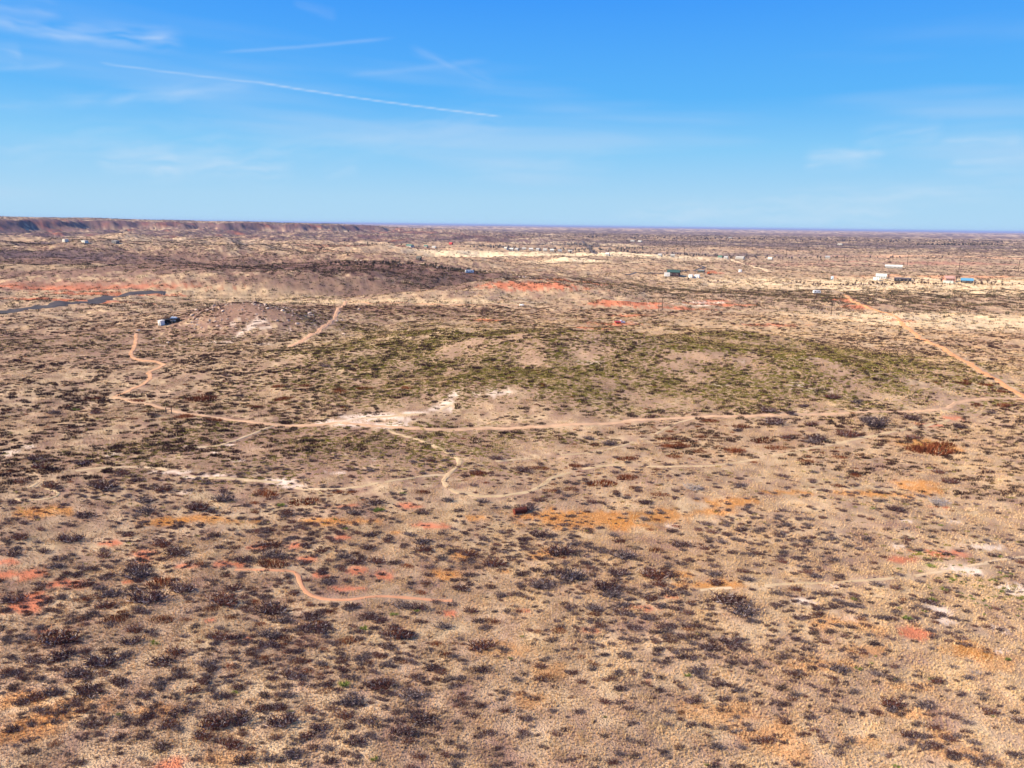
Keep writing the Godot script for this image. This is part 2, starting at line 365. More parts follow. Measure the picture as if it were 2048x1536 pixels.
# clumps of pointed leaves, 1 m across
func yucca_leaves(heads: int, leaves: int, tone: Color, tip_tone: Color) -> ArrayMesh:
	var s := Shape.new()
	for i in heads:
		var a := TAU * i / heads + rng.randf()
		var at := Vector3(cos(a), 0, sin(a)) * (0.0 if heads == 1 else rng.randf_range(0.12, 0.3)) + Vector3(0, rng.randf_range(0.02, 0.14), 0)
		for k in leaves:
			var d := up_and_out(rng.randf() * TAU, rng.randf_range(0.05, 1.45))
			s.blade(at, at + d * rng.randf_range(0.22, 0.34), 0.09, shade(tone.lerp(tip_tone, rng.randf()), 0.3), Vector3(rng.randfn(), rng.randfn(), rng.randfn()))
	return s.mesh()

# tufts of dry grass scattered over a disc 1 m in radius
func tussocks(tufts: int, blades: int, wide: float, tall: float, spread := 0.3) -> ArrayMesh:
	var s := Shape.new()
	for i in tufts:
		var a := i * 2.39996
		var q := sqrt((i + 0.5) / tufts)
		var at := Vector3(cos(a) * q, -0.03, sin(a) * q) + Vector3(rng.randfn(), 0, rng.randfn()) * 0.07
		var k := rng.randf_range(0.55, 1.25)
		var tone := shade(Color(1, 1, 1).lerp(Color(1.05, 0.86, 0.7), rng.randf()), spread)
		for j in blades:
			var d := up_and_out(TAU * (j + rng.randf()) / blades, rng.randf_range(0.15, 1.05))
			s.blade(at, at + Vector3(d.x * wide, d.y * tall, d.z * wide) * k * rng.randf_range(0.8, 1.2), wide * 0.62 * k, shade(tone, 0.22), Vector3(d.z, 0, -d.x) + Vector3(rng.randfn(), rng.randfn(), rng.randfn()) * 0.3)
	return s.mesh()

# a far bush, 1 m across, a handful of faces
func far_bush(tone: Color, tall: float) -> ArrayMesh:
	var s := Shape.new()
	for i in 16:
		var a := rng.randf() * TAU
		var q := sqrt(rng.randf()) * 0.4
		var at := Vector3(cos(a) * q, 0, sin(a) * q)
		var d := up_and_out(a + rng.randf_range(-0.6, 0.6), rng.randf_range(0.0, 1.1))
		s.blade(at - Vector3(0, 0.05, 0), at + d * tall * rng.randf_range(0.6, 1.1) * (1.2 - q), rng.randf_range(0.16, 0.32), shade(tone, 0.4), Vector3(rng.randfn(), rng.randfn() * 0.4, rng.randfn()))
	return s.mesh()

func rock() -> ArrayMesh:
	var s := Shape.new()
	var p := []
	for i in 7:
		p.append(Vector3(cos(i * TAU / 7), 0, sin(i * TAU / 7)) * rng.randf_range(0.38, 0.55) + Vector3(0, rng.randf_range(-0.1, 0.05), 0))
	var q := []
	for i in 7:
		q.append(p[i] * Vector3(0.75, 0, 0.75) + Vector3(rng.randf_range(-0.08, 0.08), rng.randf_range(0.2, 0.42), rng.randf_range(-0.08, 0.08)))
	var top := Vector3(0.05, 0.42, 0.0)
	for i in 7:
		var k := (i + 1) % 7
		var c := shade(Color(1, 1, 1), 0.18)
		s.tri(p[i], p[k], q[i], c)
		s.tri(p[k], q[k], q[i], c)
		s.tri(q[i], q[k], top, c)
	return s.mesh()

func scatter(called: String, label: String, mesh: Mesh, m: Material, where: Array, tint: Array, of: Node3D = null) -> void:
	if where.is_empty():
		return
	var mm := MultiMesh.new()
	mm.transform_format = MultiMesh.TRANSFORM_3D
	mm.use_colors = true
	mm.mesh = mesh
	mm.instance_count = where.size()
	for i in where.size():
		mm.set_instance_transform(i, where[i])
		mm.set_instance_color(i, tint[i])
	var o := MultiMeshInstance3D.new()
	o.name = numbered(called)
	o.multimesh = mm
	o.material_override = m
	add_child(o)
	name_it(o, label, "", "", "stuff")

func standing(x: float, z: float, size: float, tall := 1.0, sink := 0.0) -> Transform3D:
	var b := Basis(Vector3.UP, rng.randf() * TAU).scaled(Vector3(size, size * tall, size))
	return Transform3D(b, Vector3(x, height_at(x, z) - sink, z))

func in_view(x: float, z: float) -> bool:
	var p := (Vector3(x, height_at(x, z) + 0.3, z) - EYE) * eye_axes
	return p.z < -1.0 and absf(p.x / p.z) < 1024.0 / LENS and absf(p.y / p.z) < 768.0 / LENS

# ---- tracks -----------------------------------------------------------------
var track_squares := {}
func track(called: String, label: String, points: Array, wide: float, color: Color, middle: Color, berm := 0.0, closed := false) -> void:
	wide *= 0.62 if called == "asphalt_road" else 0.5
	var curve := []
	for i in points.size() - 1:
		var p0: Vector2 = points[maxi(i - 1, 0)]
		var p1: Vector2 = points[i]
		var p2: Vector2 = points[i + 1]
		var p3: Vector2 = points[mini(i + 2, points.size() - 1)]
		var steps := maxi(2, int(p1.distance_to(p2) / maxf(1.2, 0.005 * p1.length())))
		for k in steps:
			curve.append(p1.cubic_interpolate(p2, p0, p3, float(k) / steps))
	curve.append(points[-1])
	var s := SurfaceTool.new()
	s.begin(Mesh.PRIMITIVE_TRIANGLES)
	var across := [-0.5, -0.34, -0.2, 0.0, 0.2, 0.34, 0.5]
	for i in curve.size():
		var p: Vector2 = curve[i]
		var d: Vector2 = (curve[mini(i + 1, curve.size() - 1)] - curve[maxi(i - 1, 0)]).normalized()
		var side := Vector2(-d.y, d.x)
		p += side * n_speck.get_noise_2d(p.x * 0.35, p.y * 0.35) * wide * 0.35
		var r := p.length()
		var w := wide * (1.0 + 0.45 * n_speck.get_noise_2d(i * 1.7, 50.0))
		var half := ceili(wide * (0.42 if called != "wheel_track" else 0.3))
		for a in range(-half, half + 1):
			for b in range(-half, half + 1):
				if a * a + b * b <= half * half:
					if called != "wheel_track" or rng.randf() < 0.5:
						track_squares[Vector2i(floori(p.x + a), floori(p.y + b))] = true
		for k in 7:
			var e: float = across[k]
			var ragged := 1.0 + (0.35 * n_speck.get_noise_2d(i * 3.1 + k * 40.0, 9.0) if k == 0 or k == 6 else 0.0)
			var q := p + side * e * w * ragged
			var lift := 0.05 + 0.00035 * r + (berm if k == 1 or k == 5 else 0.0)
			if k == 0 or k == 6:
				lift = -0.03
			var faint := 0.0 if called != "wheel_track" else clampf(0.72 + n_speck.get_noise_2d(p.x * 0.12, p.y * 0.12) * 0.9, 0.15, 0.97)
			var c := color.lerp(middle, 1.0 if k == 3 else 0.0).lerp(STRAW * 0.75, faint)
			if k == 0 or k == 6:
				c = color.lerp(middle, 0.6)
			c = shade(c, 0.08) * (1.0 + 0.22 * n_speck.get_noise_2d(q.x, q.y))
			s.set_color(c)
			s.set_uv(Vector2(e, i))
			s.add_vertex(Vector3(q.x, height_at(q.x, q.y) + lift, q.y))
		if i > 0 and (called != "wheel_track" or n_speck.get_noise_2d(p.x * 0.16 + 70.0, p.y * 0.16) > -0.34):
			for k in 6:
				var a := (i - 1) * 7 + k
				for n in [a, a + 1, a + 7, a + 1, a + 8, a + 7]:
					s.add_index(n)
	s.generate_normals()
	var o := MeshInstance3D.new()
	o.name = numbered(called)
	o.mesh = s.commit()
	o.material_override = tinted()
	add_child(o)
	name_it(o, label, "", "", "structure")

func on_track(x: float, z: float) -> bool:
	return track_squares.has(Vector2i(floori(x), floori(z)))

# ---- sky ---------------------------------------------------------------------
func streak(im: Image, a: Vector2, b: Vector2, wide: float, strength: float, feather: float, bend := 0.0) -> void:
	# a line of cloud from one bearing and height to another, in degrees
	var k := im.get_width() / 360.0
	var mid := im.get_height() * 0.5
	var pa := Vector2((a.x + 180.0) * k, mid - a.y * k)
	var pb := Vector2((b.x + 180.0) * k, mid - b.y * k)
	var along := (pb - pa).normalized()
	var far := pa.distance_to(pb)
	var w := wide * k
	var reach := w * (1.0 + feather) + absf(bend) * k + 1.5
	for y in range(floori(minf(pa.y, pb.y) - reach), ceili(maxf(pa.y, pb.y) + reach) + 1):
		for x in range(floori(minf(pa.x, pb.x) - reach), ceili(maxf(pa.x, pb.x) + reach) + 1):
			var d := Vector2(x + 0.5, y + 0.5) - pa
			var t := d.dot(along) / far
			if t < 0.0 or t > 1.0:
				continue
			var off := d.cross(along) + bend * k * 4.0 * t * (1.0 - t) + n_fine.get_noise_2d(x * 0.6, y * 0.6) * w * 0.2
			var fade := smoothstep(0.0, 0.18 if feather > 0.0 else 0.06, t) * smoothstep(1.0, 0.8 if feather > 0.0 else 0.94, t)
			var wisp := 1.0 if feather < 0.5 else clampf(0.55 + n_fine.get_noise_2d(t * far * 0.25 + a.x * 9.0, off * 1.8 + a.y * 30.0) * 1.1, 0.0, 1.3)
			var g := exp(-pow(off / (w * 0.5 * (1.0 + feather * t)), 2.0)) * fade * strength * wisp
			if g > 0.003:
				var c := im.get_pixel(x, y)
				im.set_pixel(x, y, c.lerp(Color(0.86, 0.92, 1.0), g))

func make_sky() -> ImageTexture:
	var stops := [[0.0, Color(0.47, 0.745, 0.955)], [2.0, Color(0.435, 0.72, 0.955)], [5.7, Color(0.26, 0.63, 0.985)], [9.3, Color(0.118, 0.49, 1.0)], [16.0, Color(0.058, 0.35, 1.0)], [40.0, Color(0.04, 0.23, 0.74)], [90.0, Color(0.035, 0.17, 0.55)]]
	var column := Image.create(1, 2048, false, Image.FORMAT_RGBF)
	for y in 2048:
		var up := 90.0 - (y + 0.5) * 180.0 / 2048.0
		var c: Color = Color(0.3, 0.24, 0.2)
		if up > 0.0:
			for i in stops.size() - 1:
				if up >= stops[i][0] and up <= stops[i + 1][0]:
					c = stops[i][1].lerp(stops[i + 1][1], (up - stops[i][0]) / (stops[i + 1][0] - stops[i][0]))
		column.set_pixel(0, y, c)
	var im := Image.create(4096, 2048, false, Image.FORMAT_RGBF)
	for x in 4096:
		im.blit_rect(column, Rect2i(0, 0, 1, 2048), Vector2i(x, 0))
	# thin veil of high cloud all the way round, in long bands
	var veil := FastNoiseLite.new()
	veil.noise_type = FastNoiseLite.TYPE_SIMPLEX_SMOOTH
	veil.frequency = 0.008
	veil.fractal_octaves = 4
	veil.seed = 5
	var wide := make_noise(FastNoiseLite.TYPE_SIMPLEX_SMOOTH, 0.0022, 2, 8)
	for y in range(840, 1022):
		var up := 90.0 - (y + 0.5) * 180.0 / 2048.0
		var low := smoothstep(0.3, 2.0, up) * smoothstep(16.0, 6.0, up)
		for x in 4096:
			var yy := y - (x - 2048) * 0.03
			var g := smoothstep(0.0, 0.75, veil.get_noise_2d(x * 0.22, yy * 2.6) + 0.75 * wide.get_noise_2d(x, yy * 2.5)) * low * 0.3
			if g > 0.004:
				im.set_pixel(x, y, im.get_pixel(x, y).lerp(Color(0.62, 0.76, 0.95), g))
	# contrails and wisps
	streak(im, Vector2(-28.96, 10.05), Vector2(-18.10, 9.65), 0.09, 0.28, 0.0)
	streak(im, Vector2(-19.29, 9.73), Vector2(-0.81, 8.05), 0.085, 0.5, 0.0)
	streak(im, Vector2(-21.98, 11.33), Vector2(-8.69, 13.27), 0.16, 0.15, 0.3)
	streak(im, Vector2(-13.14, 10.45), Vector2(-1.61, 12.04), 0.3, 0.08, 0.4)
	streak(im, Vector2(-35.52, 11.73), Vector2(-23.21, 11.95), 0.7, 0.38, 0.9, 0.15)
	streak(im, Vector2(-35.41, 12.55), Vector2(-30.49, 12.75), 0.6, 0.15, 0.9)
	streak(im, Vector2(-35.24, 10.06), Vector2(-32.96, 9.96), 0.7, 0.17, 0.9)
	streak(im, Vector2(-35.14, 8.84), Vector2(-30.54, 9.79), 0.3, 0.10, 0.6)
	streak(im, Vector2(-36.17, 6.65), Vector2(-20.50, 9.15), 0.7, 0.11, 1.0)
	streak(im, Vector2(-29.07, 7.61), Vector2(-18.79, 9.54), 0.5, 0.12, 0.8, -0.1)
	streak(im, Vector2(-8.34, 12.70), Vector2(-1.22, 10.21), 0.5, 0.11, 0.8)
	streak(im, Vector2(-16.42, 14.94), Vector2(-12.98, 14.43), 0.5, 0.06, 0.8)
	streak(im, Vector2(-30.03, 3.85), Vector2(-24.16, 4.28), 1.3, 0.20, 0.9)
	streak(im, Vector2(-27.07, 3.54), Vector2(-16.29, 4.47), 1.3, 0.21, 1.0)
	streak(im, Vector2(-14.89, 3.51), Vector2(-11.91, 4.25), 0.6, 0.12, 0.9)
	streak(im, Vector2(-36.48, 4.13), Vector2(-19.69, 6.13), 1.6, 0.09, 1.0)
	streak(im, Vector2(-19.78, 4.75), Vector2(0.72, 8.03), 1.6, 0.08, 1.0)
	streak(im, Vector2(-5.05, 3.93), Vector2(8.49, 4.99), 1.0, 0.08, 1.0)
	streak(im, Vector2(21.09, 5.29), Vector2(26.91, 5.07), 0.7, 0.21, 0.9)
	streak(im, Vector2(21.18, 4.35), Vector2(25.69, 4.84), 0.6, 0.16, 0.9)
	streak(im, Vector2(24.31, 5.87), Vector2(30.23, 6.84), 1.2, 0.13, 1.0)
	streak(im, Vector2(29.52, 5.68), Vector2(34.72, 5.74), 0.5, 0.21, 0.8)
	streak(im, Vector2(30.25, 4.48), Vector2(35.40, 4.57), 0.5, 0.15, 0.8)
	streak(im, Vector2(29.46, 3.86), Vector2(35.52, 3.79), 0.4, 0.17, 0.8)
	streak(im, Vector2(17.90, 2.25), Vector2(35.66, 2.78), 0.8, 0.13, 0.9)
	streak(im, Vector2(6.75, 0.80), Vector2(30.93, 1.46), 1.4, 0.15, 0.9)
	# the panorama's edges, not its middle, lie straight ahead
	var half := Image.create(4096, 2048, false, Image.FORMAT_RGBF)
	half.blit_rect(im, Rect2i(2048, 0, 2048, 2048), Vector2i(0, 0))
	half.blit_rect(im, Rect2i(0, 0, 2048, 2048), Vector2i(2048, 0))
	return ImageTexture.create_from_image(half)

func _ready() -> void:
	rng.seed = 4
	make_land()
	make_eye()
	n_patch = make_noise(FastNoiseLite.TYPE_SIMPLEX_SMOOTH, 1.0 / 26.0, 3, 21)
	n_speck = make_noise(FastNoiseLite.TYPE_SIMPLEX_SMOOTH, 0.33, 2, 22)
	n_fine = make_noise(FastNoiseLite.TYPE_SIMPLEX_SMOOTH, 0.06, 3, 23)
	# camera
	var camera := Camera3D.new()
	camera.name = "camera"
	camera.fov = rad_to_deg(2.0 * atan(768.0 / LENS))
	camera.position = EYE
	camera.basis = eye_axes
	camera.near = 0.5
	camera.far = 90000.0
	add_child(camera)
	# sky
	var sky_look := PanoramaSkyMaterial.new()
	sky_look.panorama = make_sky()
	var air := Environment.new()
	air.background_mode = Environment.BG_SKY
	air.sky = Sky.new()
	air.sky.sky_material = sky_look
	air.tonemap_mode = Environment.TONE_MAPPER_LINEAR
	air.tonemap_exposure = 2.05
	air.background_energy_multiplier = 0.465
	air.sdfgi_enabled = true
	air.ssao_enabled = true
	air.ssil_enabled = true
	air.fog_enabled = true
	air.fog_density = 0.00003
	air.fog_light_color = Color(0.66, 0.75, 1.0)
	var around := WorldEnvironment.new()
	around.name = "world_environment"
	around.environment = air
	add_child(around)
	# sun: from the left, a little behind, fairly low
	var sun := DirectionalLight3D.new()
	sun.name = "sun"
	sun.light_energy = 1.6
	sun.light_color = Color(1.0, 0.92, 0.79)
	sun.light_angular_distance = 0.5
	sun.shadow_enabled = true
	add_child(sun)
	sun.basis = Basis.looking_at(-up_and_out(deg_to_rad(180.0 - 12.0), deg_to_rad(90.0 - 35.0)))
	lay_patches()
	build_tracks()
	build_ground()
	build_plants()
	build_things()

func build_tracks() -> void:
	var dust := Color(0.5, 0.325, 0.215)
	var orange := Color(0.54, 0.295, 0.17)
	var pale := Color(0.6, 0.46, 0.34)
	track("dirt_road", "orange-tan dirt road curving across the whole plain from the pale clearing", [Vector2(-127.5, -218.9), Vector2(-112.9, -209.9), Vector2(-100.0, -200.7), Vector2(-86.7, -195.4), Vector2(-73.7, -191.1), Vector2(-64.5, -188.8), Vector2(-55.9, -188.1), Vector2(-48.0, -189.7), Vector2(-36.4, -187.6), Vector2(-23.6, -184.9), Vector2(-5.9, -187.4), Vector2(10.7, -188.9), Vector2(25.0, -191.5), Vector2(39.8, -195.6), Vector2(55.0, -198.6), Vector2(69.7, -198.9), Vector2(85.2, -201.2), Vector2(99.4, -203.2), Vector2(111.1, -205.7), Vector2(126.2, -208.4), Vector2(132.1, -210.2), Vector2(141.5, -217.2), Vector2(151.1, -221.2), Vector2(170.9, -226.2)], 3.6, dust, dust * 0.9)
	track("dirt_road", "red dirt road snaking up the left side towards the white shed", [Vector2(-127.5, -218.9), Vector2(-127.1, -225.4), Vector2(-126.0, -235.0), Vector2(-128.7, -245.1), Vector2(-132.4, -252.7), Vector2(-133.1, -263.2), Vector2(-141.2, -273.9), Vector2(-149.7, -276.9), Vector2(-157.0, -285.4), Vector2(-167.1, -307.4), Vector2(-183.9, -340.4)], 3.6, orange * 0.95, dust)
	track("wheel_track", "two-rut wheel track bending south from the pale clearing and back to the right", [Vector2(-34.3, -187.5), Vector2(-31.3, -181.7), Vector2(-23.9, -176.5), Vector2(-16.8, -168.2), Vector2(-12.5, -161.1), Vector2(-12.5, -155.3), Vector2(-14.2, -149.9), Vector2(-14.4, -145.1), Vector2(-11.9, -139.7), Vector2(-7.4, -137.7), Vector2(-1.1, -138.0), Vector2(3.9, -140.6), Vector2(7.5, -146.1), Vector2(12.4, -152.7), Vector2(19.7, -157.0), Vector2(26.9, -158.1), Vector2(37.2, -156.7), Vector2(48.2, -158.3), Vector2(58.1, -163.0), Vector2(69.8, -168.3), Vector2(81.7, -175.6), Vector2(93.6, -181.6), Vector2(107.8, -188.1), Vector2(124.4, -197.4), Vector2(130.2, -201.8), Vector2(131.5, -209.1)], 2.6, Color(0.5, 0.36, 0.235), STRAW * 0.85)
	track("dirt_road", "broad orange dirt road running diagonally down the right side", [Vector2(168.4, -220.4), Vector2(172.2, -240.5), Vector2(179.5, -268.5), Vector2(200.5, -318.6), Vector2(211.7, -358.4), Vector2(226.9, -402.8), Vector2(239.2, -434.1), Vector2(254.2, -475.9), Vector2(257.2, -515.8), Vector2(261.6, -547.3), Vector2(284.3, -608.4)], 5.2, Color(0.58, 0.285, 0.14), Color(0.6, 0.31, 0.16))
	track("wheel_track", "thin pale track heading right from the orange road fork", [Vector2(239.2, -434.1), Vector2(262.6, -442.3), Vector2(294.6, -452.9), Vector2(326.4, -443.4)], 2.4, pale, dust)
	track("wheel_track", "thin orange track heading left from the orange road fork", [Vector2(239.2, -434.1), Vector2(226.2, -445.1), Vector2(204.0, -452.4), Vector2(175.1, -444.3)], 2.6, orange, dust)
	track("dirt_road", "steep pale dirt road descending the dark slope beside the rocky knoll", [Vector2(-118.9, -501.8), Vector2(-103.8, -417.0), Vector2(-97.8, -379.0), Vector2(-95.1, -344.6), Vector2(-96.1, -317.8), Vector2(-96.4, -301.0)], 5.0, Color(0.55, 0.33, 0.21), Color(0.42, 0.26, 0.18))
	track("dirt_road", "thin orange road along the foot of the far slope", [Vector2(-118.9, -501.8), Vector2(-92.1, -487.8), Vector2(-61.6, -492.6), Vector2(-32.9, -482.2), Vector2(4.8, -490.4)], 4.0, Color(0.5, 0.28, 0.17), dust)
	track("wheel_track", "faint pale track slanting left from the pale clearing", [Vector2(-66.1, -188.5), Vector2(-69.7, -180.0), Vector2(-73.5, -169.9), Vector2(-80.1, -167.8)], 2.2, pale * 0.9, STRAW)
	track("wheel_track", "long faint pale track winding across the left flats", [Vector2(-100.4, -138.6), Vector2(-100.0, -144.5), Vector2(-97.6, -149.4), Vector2(-91.0, -151.6), Vector2(-82.4, -152.5), Vector2(-76.2, -150.2), Vector2(-68.3, -146.4), Vector2(-60.3, -145.6), Vector2(-50.0, -144.1), Vector2(-43.6, -140.8), Vector2(-34.1, -140.8), Vector2(-25.2, -144.9), Vector2(-18.1, -149.7), Vector2(-14.5, -150.5)], 2.2, pale * 0.88, STRAW * 0.9)
	track("wheel_track", "small looped turnaround of pale wheel ruts at the left edge", [Vector2(-100.4, -138.6), Vector2(-103.0, -137.1), Vector2(-101.9, -134.0), Vector2(-97.7, -131.6), Vector2(-93.7, -131.6), Vector2(-91.6, -133.3), Vector2(-93.0, -135.8), Vector2(-96.7, -137.7)], 1.6, pale * 0.85, STRAW * 0.9)
	track("dirt_track", "red bare track curling through the dark brush", [Vector2(-44.26, -104.10), Vector2(-38.62, -104.12), Vector2(-34.70, -103.94), Vector2(-32.70, -100.95), Vector2(-30.97, -97.68), Vector2(-27.94, -95.74), Vector2(-23.76, -95.48), Vector2(-19.49, -96.61), Vector2(-14.23, -96.74), Vector2(-8.58, -96.92)], 1.5, RED.lerp(STRAW, 0.3) * 0.9, RED.lerp(STRAW, 0.5) * 0.85)
	track("wheel_track", "faint straw-coloured track crossing the lower right grass", [Vector2(29.54, -99.47), Vector2(36.04, -100.49), Vector2(42.61, -101.38), Vector2(49.96, -102.00), Vector2(55.90, -102.83), Vector2(63.13, -104.39), Vector2(70.77, -106.40), Vector2(78.00, -108.75), Vector2(92.0, -114.1)], 1.5, pale * 0.92, STRAW * 1.05)
	track("wheel_track", "faint two-rut track slanting up to the main dirt road", [Vector2(55.0, -198.6), Vector2(46.4, -192.5), Vector2(37.0, -181.8), Vector2(26.5, -172.0), Vector2(17.2, -167.4), Vector2(7.1, -164.9), Vector2(-3.8, -160.3)], 2.0, Color(0.5, 0.37, 0.25), STRAW * 0.85)
	track("wheel_track", "short pale spur onto the white clearing", [Vector2(-50.2, -187.4), Vector2(-43.1, -193.4), Vector2(-33.6, -196.0), Vector2(-23.7, -197.7), Vector2(-18.5, -204.7)], 3.0, pale * 1.1, pale)
	track("wheel_track", "straight pale strip across the flat beyond the red mounds", [Vector2(120.4, -533.3), Vector2(79.1, -499.3), Vector2(52.4, -515.0), Vector2(-2.2, -505.8)], 3.0, Color(0.56, 0.44, 0.32), Color(0.5, 0.38, 0.26))
	track("dirt_road", "pale dirt road past the white buildings at far right", [Vector2(145.2, -755.1), Vector2(206.8, -747.0), Vector2(278.3, -741.4), Vector2(373.2, -743.1)], 6.0, Color(0.2, 0.14, 0.13), Color(0.2, 0.14, 0.13))
	track("dirt_road", "pale broad strip running up beyond the buildings", [Vector2(406.5, -1376.8), Vector2(376.7, -1202.8), Vector2(338.5, -1011.3), Vector2(332.3, -923.4)], 14.0, Color(0.62, 0.45, 0.3), Color(0.6, 0.43, 0.28))
	track("asphalt_road", "dark paved road curving below the red cut bank", [Vector2(-312.4, -403.0), Vector2(-307.7, -420.8), Vector2(-302.4, -439.9), Vector2(-290.6, -456.3), Vector2(-290.7, -495.9), Vector2(-288.8, -518.0), Vector2(-284.7, -531.5), Vector2(-266.2, -540.0)], 24.0, Color(0.07, 0.065, 0.075), Color(0.08, 0.075, 0.085))
	track("asphalt_road", "dark paved road bending beside the white gabled building", [Vector2(129.4, -825.6), Vector2(163.8, -854.4), Vector2(198.4, -875.6), Vector2(237.7, -921.3), Vector2(260.2, -975.0), Vector2(256.9, -994.5)], 7.0, Color(0.09, 0.08, 0.09), Color(0.1, 0.09, 0.1))
	track("asphalt_road", "dark highway climbing straight away through the town", [Vector2(155.4, -1353.1), Vector2(182.8, -1697.9), Vector2(217.5, -2165.3), Vector2(224.7, -2373.2)], 14.0, Color(0.1, 0.09, 0.1), Color(0.12, 0.1, 0.11))

func build_ground() -> void:
	var rings := PackedFloat32Array()
	var r := 30.0
	while r < 42000.0:
		rings.append(r)
		r *= 1.0105 if r < 4500.0 else 1.045
	rings.append(42000.0)
	var turns := PackedFloat32Array()
	var a := -180.0
	while a < 179.9:
		turns.append(deg_to_rad(a))
		a += 0.13 if absf(a) < 43.0 else 0.6 if absf(a) < 60.0 else 6.0
	turns.append(PI)
	var nr := rings.size()
	var nt := turns.size()
	var v := PackedVector3Array()
	var c := PackedColorArray()
	v.resize(nr * nt + 1)
	c.resize(nr * nt + 1)
	for k in nt:
		var s := sin(turns[k])
		var t := -cos(turns[k])
		for i in nr:
			var q := rings[i]
			var x := q * s
			var z := q * t
			var h := height_at(x, z)
			var g: Color = ground(x, z, q)[0]
			var e := 0.3
			var f := 1.0 + e * n_speck.get_noise_2d(x, z) + 0.25 * n_speck.get_noise_2d(x * 0.21 + 40.0, z * 0.21)
			if q > 900.0:
				g = far_cover(g, x, z, q)
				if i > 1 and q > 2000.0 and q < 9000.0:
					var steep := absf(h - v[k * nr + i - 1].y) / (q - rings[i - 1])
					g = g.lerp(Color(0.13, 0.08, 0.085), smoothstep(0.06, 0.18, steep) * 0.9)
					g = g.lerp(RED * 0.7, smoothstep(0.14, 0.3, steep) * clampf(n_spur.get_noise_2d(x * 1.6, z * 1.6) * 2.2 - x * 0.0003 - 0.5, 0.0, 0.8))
					g = g.lerp(SCRUB, smoothstep(0.0, 0.45, n_fine.get_noise_2d(x * 1.3, z * 1.3) + 0.35 * n_speck.get_noise_2d(x * 0.3, z * 0.3)) * 0.7)
			v[k * nr + i] = Vector3(x, h, z)
			c[k * nr + i] = Color(g.r * f, g.g * f, g.b * f)
	v[nr * nt] = Vector3(0, height_at(0, 0), 0)
	c[nr * nt] = STRAW
	var n := PackedVector3Array()
	n.resize(v.size())
	n[nr * nt] = Vector3.UP
	var index := PackedInt32Array()
	for k in nt:
		var k0 := k - 1 if k > 0 else nt - 2
		var k1 := k + 1 if k < nt - 1 else 1
		for i in nr:
			var along := v[k * nr + mini(i + 1, nr - 1)] - v[k * nr + maxi(i - 1, 0)]
			var over := v[k1 * nr + i] - v[k0 * nr + i]
			n[k * nr + i] = over.cross(along).normalized() * (1.0 if over.cross(along).y > 0.0 else -1.0)
			if k < nt - 1 and i < nr - 1:
				var p := k * nr + i
				index.append_array([p, p + 1, p + nr, p + 1, p + nr + 1, p + nr])
		if k < nt - 1:
			index.append_array([nr * nt, k * nr, (k + 1) * nr])
	var arrays := []
	arrays.resize(Mesh.ARRAY_MAX)
	arrays[Mesh.ARRAY_VERTEX] = v
	arrays[Mesh.ARRAY_NORMAL] = n
	arrays[Mesh.ARRAY_COLOR] = c
	arrays[Mesh.ARRAY_INDEX] = index
	var m := ArrayMesh.new()
	m.add_surface_from_arrays(Mesh.PRIMITIVE_TRIANGLES, arrays)
	var o := MeshInstance3D.new()
	o.name = "ground"
	o.mesh = m
	var look := tinted()
	var grain := NoiseTexture2D.new()
	grain.width = 512
	grain.height = 512
	grain.seamless = true
	var gn := make_noise(FastNoiseLite.TYPE_SIMPLEX, 0.05, 4, 31)
	grain.noise = gn
	look.heightmap_enabled = true
	look.heightmap_texture = grain
	look.heightmap_scale = 14.0
	look.uv1_triplanar = true
	look.uv1_world_triplanar = true
	look.uv1_scale = Vector3(0.11, 0.11, 0.11)
	o.material_override = look
	add_child(o)
	name_it(o, "wide semi-arid plain of dry grass, pinkish soil and bare red patches", "", "", "structure")

